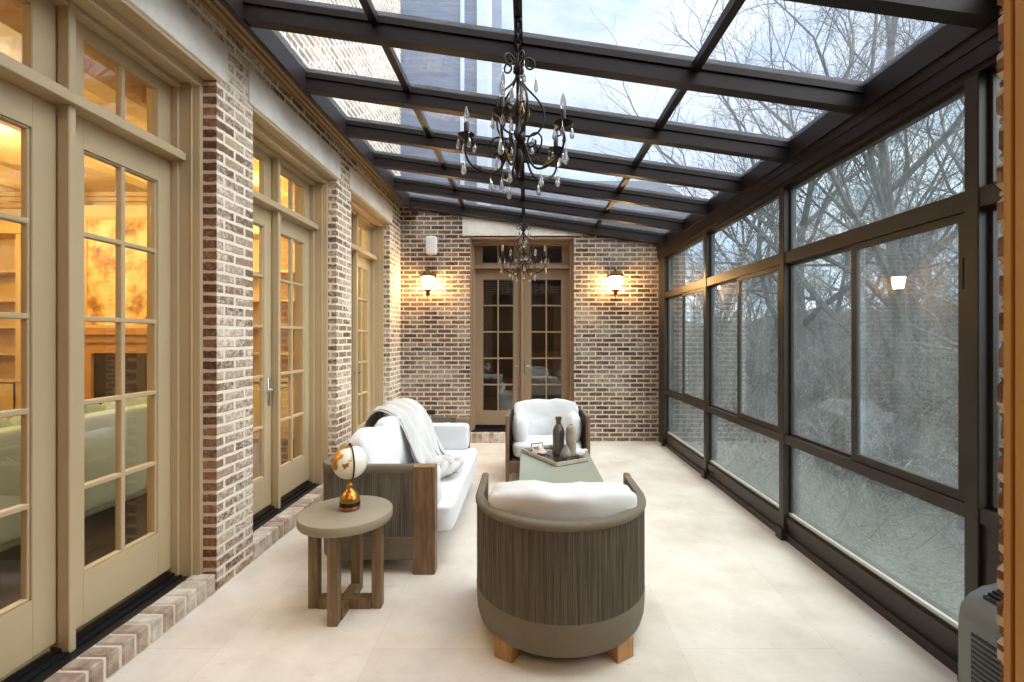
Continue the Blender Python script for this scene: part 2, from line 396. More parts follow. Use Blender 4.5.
# ------------------------------------------------------------------ french doors
def rbox(mb, *a): mb.cbox(*a, .004)
def french_door(name, loc, rz, w=1.456, zl=.17, mat='paint', handles=True, head=HEAD, casing=0, sill=.115, lever=.115, stile=.108):
    P = M[mat]; root = empty(name, loc, rz); root['kind'] = 'structure'
    f = MB()
    yo = -.087
    for s in (0, 1):
        x = lambda a, b: (a, b) if s == 0 else (w-b, w-a)
        a, b = x(0, .03); f.box(a, b, -.42, yo, sill, head)
        a, b = x(0, .042); rbox(f, a, b, -.262, -.215, sill, head)
        a, b = x(0, .036); rbox(f, a, b, yo-.06, yo-.045, sill, head)
    f.box(.03, w-.03, -.42, yo, head-.055, head)
    f.box(.0, w, yo, .004, head-.022, head+.001)
    rbox(f, .03, w-.03, -.262, -.20, head-.085, head-.055)
    rbox(f, .03, w-.03, yo-.05, yo, head-.075, head-.055)
    if casing:
        for (a, b) in ((-casing, .0), (w, w+casing)):
            f.box(a, b, -.30, -.055, sill, head+.02); rbox(f, a, b, -.055, -.035, sill, head+.02)
        f.box(-casing, w+casing, -.30, -.05, head, head+.02)
    f.build('door_frame', P, root)
    f = MB()
    rbox(f, .03, w-.03, -.30, -.172, 2.735, 2.785); rbox(f, .03, w-.03, -.30, -.19, 2.785, 2.80)
    f.build('transom_bar', P, root)
    f = MB(); c = w/2
    rbox(f, c-.018, c+.018, -.255, -.198, sill, 2.735); rbox(f, c-.018, c+.018, -.255, -.198, 2.80, head-.05)
    f.box(c-.011, c+.011, -.30, -.25, sill, head-.05)
    f.build('mullion', P, root)
    f = MB(); f.box(-casing, w+casing, -.42, -.146, .06, sill); f.box(0, w, -.42, -.20, sill, sill+.012); f.box(0,w,-.42,-.235,sill+.012,sill+.03)
    f.build('threshold', M['threshold'], root)
    lw_ = (w-.06-.03)/2
    for k in (0, 1):
        x0 = .03 if k == 0 else w-.03-lw_; x1 = x0+lw_
        # leaf
        lf = MB(); g0, g1, gz0, gz1 = x0+stile, x1-stile, .432, 2.576
        Y0, Y1 = -.312, -.262
        for (a, b) in ((x0, g0), (g1, x1)): rbox(lf, a, b, Y0, Y1, zl, 2.728)
        lf.box(g0-.002, g1+.002, Y0+.001, Y1-.001, zl+.001, gz0); lf.box(g0-.002, g1+.002, Y0+.001, Y1-.001, gz1, 2.727)
        for (a, b) in ((g0, g0+.012), (g1-.012, g1)): rbox(lf, a, b, Y0+.008, Y1-.008, gz0, gz1)   # glazing bead
        for (a, b) in ((gz0, gz0+.012), (gz1-.012, gz1)): rbox(lf, g0, g1, Y0+.008, Y1-.008, a, b)
        leaf = lf.build('door_leaf', P, root)
        mu = MB(); xm = (g0+g1)/2
        rbox(mu, xm-.013, xm+.013, Y0+.006, Y1-.006, gz0, gz1)
        for r in range(1, 5):
            z = gz0 + (gz1-gz0)*r/5; rbox(mu, g0, g1, Y0+.006, Y1-.0065, z-.013, z+.013)
        mu.build('muntins', P, leaf)
        MB().box(g0-.005, g1+.005, -.289, -.285, gz0-.005, gz1+.005).build('door_pane', M['glass_door'], leaf)
        # transom light
        ts = MB(); t0, t1 = 2.84, 3.135
        for (a, b) in ((x0, g0), (g1, x1)): rbox(ts, a, b, Y0, Y1, 2.80, head-.055)
        ts.box(g0-.002, g1+.002, Y0+.001, Y1-.001, 2.80, t0); ts.box(g0-.002, g1+.002, Y0+.001, Y1-.001, t1, head-.055)
        rbox(ts, xm-.012, xm+.012, Y0+.006, Y1-.006, t0, t1)
        tsl = ts.build('transom_sash', P, root)
        MB().box(g0-.005, g1+.005, -.289, -.285, t0-.005, t1+.005).build('transom_pane', M['glass_door'], tsl)
        if handles:
            h = MB(); hx = x1-.045 if k == 0 else x0+.045; d = -1 if k == 0 else 1
            h.cbox(hx-.016, hx+.016, Y1, Y1+.008, 1.03, 1.27, .004)
            h.tube([(hx,Y1+.005,1.17),(hx,Y1+.055,1.17)], .009, 10)
            h.tube([(hx,Y1+.05,1.17),(hx+d*lever*.26,Y1+.055,1.172),(hx+d*lever*.7,Y1+.055,1.166),(hx+d*lever,Y1+.05,1.16)], [.009,.008,.007,.006], 10)
            h.lathe([(.011,0),(.011,.006)], (hx,Y1+.006,1.08), 10)
            h.build('door_handle', M['chrome'], leaf, smooth=True, auto=40)
    return root
french_door('door_1', (XL, OP[0][1], 0), -PI/2, handles=False)
french_door('door_2', (XL, OP[1][1], 0), -PI/2)
french_door('door_3', (XL, OP[2][1], 0), -PI/2)
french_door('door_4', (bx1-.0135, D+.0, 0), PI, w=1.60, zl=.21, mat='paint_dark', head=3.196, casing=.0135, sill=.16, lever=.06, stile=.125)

# ------------------------------------------------------------------ sloping glass roof
roof = empty('ceiling', (0,0,0)); roof['kind'] = 'structure'
RY = [1.23, 2.02, 2.81, 3.60, 4.38, 5.16, 5.95, 6.74]
x0, x1 = -1.71, 2.03
sl = -.1456
for y in RY:
    m = MB()
    def sec(t0, t1, ya, yb, m=m, xa=x0-.02, xb=x1):
        vs = []
        for x in (xa, xb):
            for yy in (ya, yb):
                for t in (t0, t1): vs.append((x, yy, zroof(x)-t))
        m.add(vs, [(0,1,3,2),(4,6,7,5),(0,4,5,1),(2,3,7,6),(0,2,6,4),(1,5,7,3)])
    sec(-.03, .0, y-.034, y+.034)
    sec(.006, .045, y-.045, y+.045)
    sec(.045, .10, y-.032, y+.032)
    sec(.10, .138, y-.038, y+.038)
    m.build('rafter', M['bronze_dark'], roof)
m = MB()
def sec2(t0, t1, ya, yb, xa=x0, xb=x1):
    vs = []
    for x in (xa, xb):
        for yy in (ya, yb):
            for t in (t0, t1): vs.append((x, yy, zroof(x)-t))
    m.add(vs, [(0,1,3,2),(4,6,7,5),(0,4,5,1),(2,3,7,6),(0,2,6,4),(1,5,7,3)])
sec2(-.03, .06, D-.07, D); m.build('end_rafter', M['bronze_dark'], roof)
for xc in (-.92, -.05, 1.02):
    m = MB()
    ys = [.93] + RY + [D-.07]
    for a, b in zip(ys[:-1], ys[1:]):
        m.box(xc-.024, xc+.024, a+.032 if a > 1 else a, b-.032 if b < D-.1 else b, zroof(xc)-.055, zroof(xc)-.004)
    m.build('purlin', M['bronze_dark'], roof)
ys = [.80] + RY + [D+.0]; xs = [x0, -.92, -.05, 1.02, x1]
for a, b in zip(ys[:-1], ys[1:]):
    for c, d in zip(xs[:-1], xs[1:]):
        m = MB(); g = .004
        vs = []
        for x in (c+g, d-g):
            for yy in (a+g, b-g):
                for t in (-.004, .004): vs.append((x, yy, zroof(x)-t))
        m.add(vs, [(0,1,3,2),(4,6,7,5),(0,4,5,1),(2,3,7,6),(0,2,6,4),(1,5,7,3)])
        m.build('roof_pane', M['glass_roof'], roof)
m = MB()   # ledger along the house wall
m.prism([(-1.71,3.72),(-1.71,3.535),(-1.742,3.535),(-1.742,3.60),(-1.80,3.66),(-1.88,3.74),(-1.98,3.80),(-1.98,3.86),(-1.71,3.73)], .93, D)
m.build('ledger', M['bronze_dark'], roof)
m = MB()   # eave beam along the glazed wall
m.box(2.03, 2.07, .93, D, 3.03, 3.17); m.box(2.02, 2.2, .93, D, 3.0, 3.035)
m.box(2.035, 2.20, .93, D, 2.858, 3.0); m.box(2.05, 2.19, .93, D, 2.83, 2.858); m.box(2.07, 2.2, .93, D, 3.035, 3.10)
m.box(2.028, 2.05, .93, D, 2.935, 2.942)
m.build('eave_beam', M['bronze_dark'], roof)

# ------------------------------------------------------------------ glazed wall on the right
Br = M['bronze']
M['sill_gleam_strip'] = pbr('sill_gleam', srgb(206,206,196), .35, metal=.3, var=.05)  # pale colour stands in for daylight gleaming along the sill
PY = [2.13, 3.72, 5.32, 6.92]
m = MB()
m.box(2.066, 2.2, .93, D, 0, .055); m.box(2.085, 2.2, .93, D, .055, .125); m.box(2.072, 2.2, .93, D, .125, .185)
m.box(2.09, 2.2, .93, D, .185, .20)
struct(m, 'baseboard_right', Br)
m = MB()
for y in PY:
    m.cbox(2.055, 2.16, y-.035, y+.035, .0 if y != 6.92 else 0, 2.86, .004)
    m.cbox(2.03, 2.10, y-.045, y+.045, .0, .10, .004)
m.box(2.06, 2.16, 6.955, D-.001, 0, 2.86)
m.box(2.06, 2.16, .93, .99, 0, 2.86)
struct(m, 'wall_right', Br)
bays = [(.99, 2.095), (2.165, 3.685), (3.755, 5.285), (5.355, 6.885)]
for i, (a, b) in enumerate(bays):
    root = empty('window_%d' % (i+1), (2.1, (a+b)/2, .2)); root['kind'] = 'structure'
    ox, oy, oz = -2.1, -(a+b)/2, -.2
    def bx(m, x0_, x1_, y0_, y1_, z0_, z1_): m.box(x0_+ox, x1_+ox, y0_+oy, y1_+oy, z0_+oz, z1_+oz)
    f = MB()
    bx(f, 2.062, 2.15, a, b, 2.217, 2.306); bx(f, 2.062, 2.15, a, b, .775, .841)
    for (z0_, z1_) in ((2.306, 2.83), (.841, 2.217), (.20, .775)):
        t = .018
        bx(f, 2.105, 2.14, a, a+t, z0_, z1_); bx(f, 2.105, 2.14, b-t, b, z0_, z1_)
        bx(f, 2.105, 2.14, a+t, b-t, z0_, z0_+t); bx(f, 2.105, 2.14, a+t, b-t, z1_-t, z1_)
    f.build('window_frame', Br, root)
    g = MB(); bx(g, 2.118, 2.124, a+.01, b-.01, 2.316, 2.82); g.build('top_pane', M['glass_win'], root)
    g = MB(); bx(g, 2.118, 2.124, a+.01, b-.01, .21, .765)
    if i == 0:
        g = MB(); bx(g, 2.075, 2.125, a, b, .20, .775); g.build('infill_panel', Br, root)
    else: g.build('bottom_pane', M['glass_win'], root)
    mid = (a+b)/2 + .0
    g = MB(); bx(g, 2.098, 2.1175, a, b, .2001, .222); g.build('sill_gleam_strip', M['sill_gleam_strip'], root)
    g = MB(); bx(g, 2.124, 2.130, mid-.03, b-.01, .85, 2.205); g.build('fixed_pane', M['glass_win'], root)
    f = MB()
    for (ya, yb) in ((a+.004, a+.045), (mid-.03, mid+.015)): bx(f, 2.072, 2.10, ya, yb, .845, 2.213)
    bx(f, 2.072, 2.10, a+.045, mid-.03, .845, .89); bx(f, 2.072, 2.10, a+.045, mid-.03, 2.178, 2.213)
    bx(f, 2.062, 2.072, a+.012, a+.034, 1.85, 2.0)
    sash = f.build('sliding_sash', Br, root)
    g = MB(); bx(g, 2.084, 2.090, a+.04, mid-.025, .885, 2.182); g.build('sash_pane', M['glass_win'], sash)
# ------------------------------------------------------------------ barrel armchairs
def arc_path(R, yf, n, inset=0):
    """U path: straight arms to y=yf, semicircle on the -y side"""
    r = R-inset; Ls = yf; La = PI*r; tot = 2*Ls+La
    pts = []
    for i in range(n+1):
        s = tot*i/n
        if s < Ls: p, nn = (-r, yf-s), (-1, 0)
        elif s < Ls+La:
            th = PI + (s-Ls)/r; nn = (math.cos(th), math.sin(th)); p = (r*nn[0], r*nn[1])
        else: p, nn = (r, s-Ls-La), (1, 0)
        pts.append((p, nn))
    return pts
def shell(mb, pts, zs, thick, ridge=0, period=2, offs=None):
    """extrude U path: outer wall through rows zs (with offsets), inner wall behind it"""
    k = len(zs); offs = offs or [0]*k; n = len(pts); vs, fs = [], []
    for i, (p, nn) in enumerate(pts):
        rr = ridge*(1 if i % period else 0)
        for j, z in enumerate(zs):
            d = offs[j] + rr; vs.append((p[0]+nn[0]*d, p[1]+nn[1]*d, z))
        for j, z in enumerate(zs):
            d = -thick + offs[j] - rr; vs.append((p[0]+nn[0]*d, p[1]+nn[1]*d, z))
    w = 2*k
    for i in range(n-1):
        a, b = i*w, (i+1)*w
        for j in range(k-1):
            fs.append((a+j, b+j, b+j+1, a+j+1)); fs.append((a+k+j, a+k+j+1, b+k+j+1, b+k+j))
        fs.append((a+k-1, b+k-1, b+2*k-1, a+2*k-1)); fs.append((a, a+k, b+k, b))
    for a, fl in ((0, 1), ((n-1)*w, 0)):
        for j in range(k-1):
            q = (a+j, a+j+1, a+k+j+1, a+k+j); fs.append(q[::-1] if fl else q)
    mb.add(vs, fs)
R0, YF = .470, .31
def armchair(label):
    root = empty('barrel_armchair'); tag(root, label, 'armchair')
    m = MB(); shell(m, arc_path(R0, YF, 520), [.245, .45, .705], .026, ridge=.0032, period=2)
    m.build('rope_shell', M['rope'], root)
    m = MB(); shell(m, arc_path(R0, YF, 90), [.085,.10,.14,.20,.25,.262], .035, offs=[-.03,-.012,.0,.004,.005,.002])
    m.build('lower_band', M['rope_band'], root, smooth=True, auto=50)
    m = MB(); shell(m, arc_path(R0, YF+.02, 90), [.702,.709,.724,.736,.741], .033, offs=[.004,.010,.011,.006,-.004])
    m.build('top_rail', M['rope_band'], root, smooth=True, auto=50)
    for s in (-1, 1):
        m = MB(); x = s*(R0-.012)
        m.cbox(x-.020, x+.020, YF-.02, YF+.045, 0, .745, .008); m.build('front_post', M['wood'], root)
    for s in (-1, 1):
        m = MB(); c, sn = math.cos(s*.55), math.sin(s*.55)
        b = MB(); b.cbox(-.055, .055, -.04, .04, 0, .105, .006)
        m.add([(s*.29+v[0]*c-v[1]*sn, -.30+v[0]*sn+v[1]*c, v[2]) for v in b.v], b.f)
        m.build('rear_foot', M['foot'], root)
    m = MB(); m.cbox(-.44, .44, YF-.005, YF+.03, .10, .225, .006); m.build('apron', M['wood'], root)
    m = MB(); m.prism([(x*.95, y*.95) for (x, y), _ in arc_path(R0-.04, YF, 30)], .12, .235, axis='z'); m.build('seat_deck', M['rope_inner'], root)
    m = MB(); m.cushion((0, -.02, .335), (.82, .74, .19), p=6, bulge=.05, wr=.004, n=20)
    lim = lambda y: 1.0 if y > -.05 else math.sqrt(max(.02, 1-((-.05-y)/.40)**2))
    m.v = [(v[0]*lim(v[1])*.98, v[1], v[2]) for v in m.v]; m.build('seat_cushion', M['linen'], root, smooth=True)
    R = Matrix.Rotation(math.radians(10), 3, 'X')
    m = MB(); m.cushion((0, -.235, .62), (.80, .19, .46), p=7, bulge=.09, wr=.010, n=22, rot=R, seed=2, fr=6); 
    # the cushion wraps the curve of the back
    m.v = [(v[0], v[1]+1.0*v[0]*v[0]*.6, v[2]-.10*v[0]*v[0]) for v in m.v]
    bc = m.build('back_cushion', M['linen'], root, smooth=True)
    for s in (-1, 1):
        m = MB(); m.cushion((s*.312, .10, .565), (.175, .34, .36), p=2.5, bulge=.08, wr=.004, n=14, seed=s+4)
        m.build('side_cushion', M['linen'], root, smooth=True)
    return root
ch = armchair('taupe rope barrel armchair nearest the doorway, seen from behind with white cushions')
ch.location = (.188, 2.645, 0); ch['group'] = 'barrel armchairs facing each other over the coffee table'
ch2 = copy_tree(ch); ch2.location = (.235, 5.53, 0); ch2.rotation_euler = (0,0,PI)
ch2['label'] = 'taupe barrel armchair facing the camera in front of the far double door'

# ------------------------------------------------------------------ coffee table, tray and what stands on it
t = empty('coffee_table', (.293, 4.43, 0)); tag(t, 'low rectangular sage grey coffee table between the two barrel armchairs', 'coffee table')
m = MB(); m.cbox(-.363, .363, -.65, .65, .352, .40, .006); m.build('table_top', M['sage'], t)
for sx in (-1, 1):
    for sy in (-1, 1):
        m = MB(); m.cbox(sx*.25-.025, sx*.25+.025, sy*.52-.025, sy*.52+.025, 0, .352, .004); m.build('leg', M['bronze_dark'], t)
m = MB(); m.box(-.25, .25, -.53, -.51, .30, .352); m.box(-.25, .25, .51, .53, .30, .352); m.box(-.01, .01, -.51, .51, .31, .352); m.build('stretcher', M['bronze_dark'], t)
TZ = .40
u = Vector((-.369, .59, 0)).normalized(); v = Vector((.339, .20, 0)).normalized()
pf = Vector((.283, 4.345, TZ))
tray = empty('tray', pf + u*.33 + v*.19, math.atan2(v.y, v.x)); tag(tray, 'rectangular tray with dark base and pale rim set askew on the coffee table', 'tray')
# local x along v (short side .38), local y along u (long side .66)
m = MB(); m.cbox(-.19, .19, -.33, .33, 0, .012, .003); m.build('tray_base', M['tray_in'], tray)
m = MB()
m.cbox(-.19, -.175, -.33, .33, .001, .042, .003); m.cbox(.175, .19, -.33, .33, .001, .042, .003)
m.cbox(-.175, .175, -.33, -.315, .001, .042, .003); m.cbox(-.175, .175, .315, .33, .001, .042, .003)
m.build('tray_rim', M['tray_rim'], tray)
for s in (-1, 1):
    m = MB(); m.tube([(-.07, s*.322, .04), (-.07, s*.322, .075), (.07, s*.322, .075), (.07, s*.322, .04)], .006, 8); m.build('tray_handle', M['iron'], tray)
def on_tray(px, Y): return Vector(((px-527)*Y/460, Y, TZ+.012))
b = empty('bottle', on_tray(558.5, 4.78)); tag(b, 'tall dark faceted bottle with short neck standing on the coffee table tray', 'bottle')
m = MB(); m.lathe([(.056,0),(.060,.01),(.060,.235),(.057,.26),(.032,.31),(.026,.315)], n=8); m.build('bottle_body', M['bottle'], b)
m = MB(); m.lathe([(.026,.313),(.026,.355),(.034,.36),(.034,.388),(.029,.39)], n=16); m.build('bottle_neck', M['bottle'], b)
b = MB(); b.lathe([(.045,0),(.052,.015),(.054,.16),(.054,.25),(.050,.285),(.036,.305),(.020,.312),(.020,.322)], n=24)
o = b.build('vase', M['vase_light'], smooth=True, auto=40); o.location = on_tray(567.5, 4.70) + Vector((.04,.03,0)); tag(o, 'pale cylindrical vase with rounded shoulders just right of the dark bottle', 'vase')
b = MB(); b.lathe([(.030,0),(.046,.012),(.056,.045),(.052,.08),(.034,.115),(.018,.135),(.014,.15),(.017,.158),(.012,.160)], n=24)
o = b.build('vase', M['vase'], smooth=True, auto=40); o.location = on_tray(566, 4.53); tag(o, 'small grey pear-shaped vase at the front of the coffee table tray', 'vase')
# coral branch
rn = random.Random(4); b = MB()
for i in range(11):
    a = rn.uniform(0, 2*PI); L = rn.uniform(.05, .11); p0 = Vector((rn.uniform(-.07,.07), rn.uniform(-.05,.05), .014))
    d = Vector((math.cos(a), math.sin(a), rn.uniform(.1,.6)))
    b.tube([p0, p0+d*L*.5+Vector((0,0,.008)), p0+d*L], [.014,.011,.004], 7)
b.cushion((0,0,.02), (.14,.10,.04), p=2.2, wr=.01, n=8, fr=20)
o = b.build('coral', M['shell'], smooth=True); o.location = on_tray(541, 4.80); tag(o, 'white and pink coral piece lying at the left end of the tray', 'coral')
b = MB(); rn = random.Random(8)
b.cushion((0,0,.03), (.16,.09,.06), p=2.2, wr=.012, n=10, fr=16)
b.tube([(.05,0,.03),(.09,.01,.045),(.11,.0,.04)], [.02,.012,.004], 8)
o = b.build('seashell', M['linen'], smooth=True); o.location = on_tray(577.5, 4.78); tag(o, 'white seashell lying at the right end of the tray', 'seashell')

# ------------------------------------------------------------------ round side table and globe
t = empty('side_table', (-1.092, 2.78, 0)); tag(t, 'round taupe side table on four square wooden legs before the sofa arm', 'side table')
m = MB(); m.lathe([(.255,.522),(.266,.526),(.270,.532),(.270,.572),(.267,.578),(.26,.580)], n=72); m.build('table_top', M['tabletop'], t, smooth=True, auto=35)
for (sx, sy) in ((1,0),(-1,0),(0,1),(0,-1)):
    cx, cy = sx*.19, sy*.175
    m = MB(); m.cbox(cx-.029, cx+.029, cy-.029, cy+.029, 0, .524, .003); m.build('leg', M['wood_leg'], t)
m = MB(); m.box(-.157, .157, -.033, .033, .0, .062); m.box(-.032, .032, .033, .142, .001, .060); m.box(-.032, .032, -.142, -.033, .001, .060); m.build('stretcher', M['wood_leg'], t)
g = empty('globe', (-1.078, 2.80, .58)); tag(g, 'small gold and white decorative globe on a bell-shaped gilt stand', 'globe')
m = MB(); m.lathe([(.056,0),(.060,.004),(.060,.020),(.057,.024)], n=32); m.build('base', pbr('copper_base', srgb(150,98,70), .35, metal=.7), g, smooth=True, auto=40)
m = MB(); m.lathe([(.057,.024),(.060,.027),(.060,.046),(.057,.05)], n=32); m.build('base_band', M['iron'], g, smooth=True, auto=40)
m = MB(); m.lathe([(.057,.05),(.059,.06),(.055,.078),(.044,.098),(.030,.112),(.018,.122),(.014,.135),(.019,.145),(.013,.155),(.010,.165),(.014,.172),(.008,.18)], n=32)
m.build('stand', M['gold'], g, smooth=True, auto=50)
def globe_mat():
    m, nt, out = new_mat('globe_map'); k = NT(nt)
    tc = k.n('TexCoord').outputs['Object']
    nz = k.n('TexNoise', ins={'Vector': tc, 'Scale': 9, 'Detail': 6, 'Roughness': .55}).outputs[0]
    sx = k.n('SeparateXYZ', ins={0: tc}).outputs[0]
    f = k.n('Math', operation='ADD', ins={0: nz, 1: k.n('Math', operation='MULTIPLY', ins={0: sx, 1: -2.2}).outputs[0]}).outputs[0]
    mask = k.ramp(f, [(.53, (0,0,0,1)), (.55, (1,1,1,1))])
    col = k.mix(mask, srgb(236,230,214), srgb(206,150,62))
    b = k.n('BsdfPrincipled', ins={'Base Color': col, 'Roughness': .28, 'Metallic': k.n('Math', operation='MULTIPLY', ins={0: mask, 1: .8}).outputs[0]})
    nt.links.new(b.outputs[0], out.inputs[0]); return m
m = MB(); n_ = 20
prof = [(max(.0005,.102*math.sin(PI*i/n_)), -.102*math.cos(PI*i/n_)) for i in range(n_+1)]
m.lathe(prof, n=40); o = m.build('sphere', globe_mat(), g, smooth=True); o.location = (0,0,.286); o.rotation_euler = (.1,.4,0)
m = MB(); pts = []
for i in range(25):
    a = math.radians(-90 + 180*i/24 ); pts.append((.110*math.cos(a)*.55, -.110*math.cos(a)*.83, .286+.112*math.sin(a)))
m.tube(pts, .0045, 8); m.tube([(0,0,.165),(0,0,.185)], .008, 10); m.tube([(0,0,.385),(0,0,.402)], [.010,.006], 10); m.build('meridian_arc', M['iron'], g, smooth=True)

# ------------------------------------------------------------------ sofa
SX0, SX1, SY0, SY1 = -1.45, -.63, 3.15, 5.10
so = empty('sofa', ((SX0+SX1)/2, (SY0+SY1)/2, 0)); tag(so, 'white cushioned sofa with taupe rope sides and wooden posts along the doors', 'sofa')
ox, oy = -(SX0+SX1)/2, -(SY0+SY1)/2
def sofa_path(n_c=10, r=.17, dense=.0075, x_end=SX1-.152, inset=0, y_end=None):
    """from the near arm's front round the back to the far arm's front, (point, outward normal)"""
    P, N = [], []
    ya, yb, xb = SY0+inset, SY1-inset, SX0+inset; r = r-inset*.5
    def seg(p, q, nn):
        L = math.dist(p, q); k = max(1, int(L/dense))
        for i in range(k): P.append((p[0]+(q[0]-p[0])*i/k, p[1]+(q[1]-p[1])*i/k)); N.append(nn)
    def arc(cx, cy, a0, a1):
        k = max(4, int(abs(a1-a0)*r/dense))
        for i in range(k):
            a = a0+(a1-a0)*i/k; P.append((cx+r*math.cos(a), cy+r*math.sin(a))); N.append((math.cos(a), math.sin(a)))
    # clockwise seen from above so the surface orientation matches arc_path
    seg((x_end, ya), (xb+r, ya), (0,-1)); arc(xb+r, ya+r, -PI/2, -PI); seg((xb, ya+r), (xb, yb-r), (-1,0)); arc(xb+r, yb-r, PI, PI/2); seg((xb+r, yb), (x_end, yb), (0,1))
    P.append((x_end, yb)); N.append((0,1))
    return [((p[0]+ox, p[1]+oy), n) for p, n in zip(P, N)]
def flip(m): m.f = [f[::-1] for f in m.f]; return m
pth = sofa_path()
m = MB(); shell(m, pth, [.245,.45,.695], .03, ridge=.003); flip(m).build('rope_sides', M['rope'], so)
m = MB(); shell(m, sofa_path(dense=.03), [.095,.11,.25,.262], .04, offs=[-.01,.0,.004,.0]); flip(m).build('lower_band', M['rope_band'], so)
m = MB(); shell(m, sofa_path(dense=.03), [.69,.70,.735,.748], .045, offs=[.004,.008,.008,.0]); flip(m).build('top_rail', M['rope_band'], so, smooth=True, auto=50)
for y0_, y1_ in ((SY0-.004, SY0+.085), (SY1-.085, SY1+.004)):
    m = MB(); m.cbox(SX1-.155+ox, SX1+ox, y0_+oy, y1_+oy, 0, .74, .005); m.build('front_post', M['wood'], so)
for y in (SY0+.10, SY1-.10):
    m = MB(); m.cbox(SX0+.05+ox, SX0+.12+ox, y-.035+oy, y+.035+oy, 0, .11, .004); m.build('rear_leg', M['wood'], so)
m = MB(); m.cbox(SX0+.04+ox, SX1-.06+ox, SY0+.07+oy, SY1-.07+oy, .13, .235, .01); m.build('seat_deck', M['rope_inner'], so)
m = MB(); m.cushion(((-1.36-.53)/2+ox, (SY0+SY1)/2+oy, .335), (.84, SY1-SY0-.19, .20), p=16, bulge=.02, wr=.003, n=24); m.build('seat_cushion', M['linen'], so, smooth=True)
R = Matrix.Rotation(math.radians(-14), 3, 'Y')
for i, (ya, yb) in enumerate(((3.30, 3.90), (3.88, 4.46), (4.44, 4.98))):
    m = MB(); m.cushion((-1.20+ox, (ya+yb)/2+oy, .665), (.24, yb-ya, .50), p=3.6, bulge=.13, wr=.012, n=18, rot=R, seed=i, fr=5); m.build('back_cushion', M['linen'], so, smooth=True)
for i, y in enumerate((3.30, 4.95)):
    m = MB(); m.cushion((-.915+ox, y+oy, .565), (.58, .15, .27), p=9, bulge=.05, wr=.004, n=14, seed=i+6); m.build('arm_cushion', M['linen'], so, smooth=True)

# throw draped over the sofa back, ending in a crumpled heap on the seat
def throw():
    key = [(-1.53, 4.70, .60), (-1.52, 4.70, .80), (-1.44, 4.68, .925), (-1.31, 4.62, .955), (-1.15, 4.52, .89), (-1.02, 4.38, .74), (-.93, 4.26, .60), (-.84, 4.18, .50), (-.74, 4.12, .475), (-.62, 4.04, .485)]
    wid = [.38, .39, .40, .41, .42, .41, .38, .31, .24, .14]
    nu, nv = 72, 60; vs, fs, mt = [], [], []
    for i in range(nu+1):
        t = i/nu*(len(key)-1); a = min(int(t), len(key)-2); f = t-a
        def cr(c):
            p0 = key[max(a-1,0)][c]; p1 = key[a][c]; p2 = key[a+1][c]; p3 = key[min(a+2,len(key)-1)][c]
            return .5*((2*p1)+(-p0+p2)*f+(2*p0-5*p1+4*p2-p3)*f*f+(-p0+3*p1-3*p2+p3)*f**3)
        c = Vector((cr(0), cr(1), cr(2))); wd = wid[a]*(1-f)+wid[a+1]*f
        s = i/nu
        for j in range(nv+1):
            q = -1+2*j/nv
            fold = .026*math.sin(q*9+1.6*math.sin(s*5)) + .014*math.sin(q*21+s*7)
            amp = .5+.9*s
            nrm = Vector((.75 if s > .25 else -.3, 0, .65 if s > .15 else .2))
            p = c + Vector((0, q*wd, 0)) + nrm*(fold*amp+.012) + Vector((0,0,-.03*abs(q)*s))
            nn = noise.noise(p*9)*.012*(s+.3); p += nrm*nn
            if p.x > -1.0: p.z = max(p.z, .452)
            vs.append((p.x, p.y, p.z))
    m = MB()
    for i in range(nu):
        for j in range(nv):
            m.cur = 1 if j in (1, 4, 40, nv-3) else 0
            m.add([], []); m.f.append((i*(nv+1)+j, (i+1)*(nv+1)+j, (i+1)*(nv+1)+j+1, i*(nv+1)+j+1)); m.m.append(m.cur)
    m.v = vs; m.cur = 0
    # heap of folds
    rn = random.Random(12)
    for i in range(9):
        cx, cy = -.70+rn.uniform(-.10,.11), 4.0+rn.uniform(-.13,.15); a = rn.uniform(0, PI)
        L = rn.uniform(.10,.17); pts = []
        for k in range(12):
            t = k/11; pts.append((cx+math.cos(a+t*1.6)*L*(t-.5)*2, cy+math.sin(a+t*1.6)*L*(t-.5)*2, .480+.055*math.sin(t*PI)+rn.uniform(0,.006)))
        m.tube(pts, [.012+.032*math.sin(PI*(k+.6)/12) for k in range(12)], 10, ry=.8)
    o = m.build('throw_blanket', [M['throw'], M['throw_dark']], smooth=True)
    sd = o.modifiers.new('thickness', 'SOLIDIFY'); sd.thickness = .006; sd.offset = 1
    tag(o, 'grey and white striped throw draped over the sofa back and seat', 'blanket'); return o
throw()

# ------------------------------------------------------------------ chandeliers
def scroll(c, r0, r1, a0, turns, n=22, plane=(1,0)):
    pts = []
    for i in range(n):
        t = i/(n-1); r = r0+(r1-r0)*t; a = a0+turns*2*PI*t
        pts.append((c[0]+r*math.cos(a), c[1]+r*math.sin(a)))
    return pts
def radial(pts, ang):   # 2D (r,z) to 3D
    return [(r*math.cos(ang), r*math.sin(ang), z) for r, z in pts]
def drop(m, x, y, z, L=.05, r=.011):
    L *= 1.12; r *= 1.25
    m.tube([(x,y,z),(x,y,z-L*.3)], .0015, 4)
    m.lathe([(.001,-L*.28),(r*.45,-L*.4),(r,-L*.78),(r*.75,-L*.92),(.001,-L)], (x,y,z), 6)
def bez(p0, p1, p2, p3, n=14):
    o = []
    for i in range(n):
        t = i/(n-1); u = 1-t
        o.append(tuple(u**3*a+3*u*u*t*b+3*u*t*t*c+t**3*d for a,b,c,d in zip(p0,p1,p2,p3)))
    return o
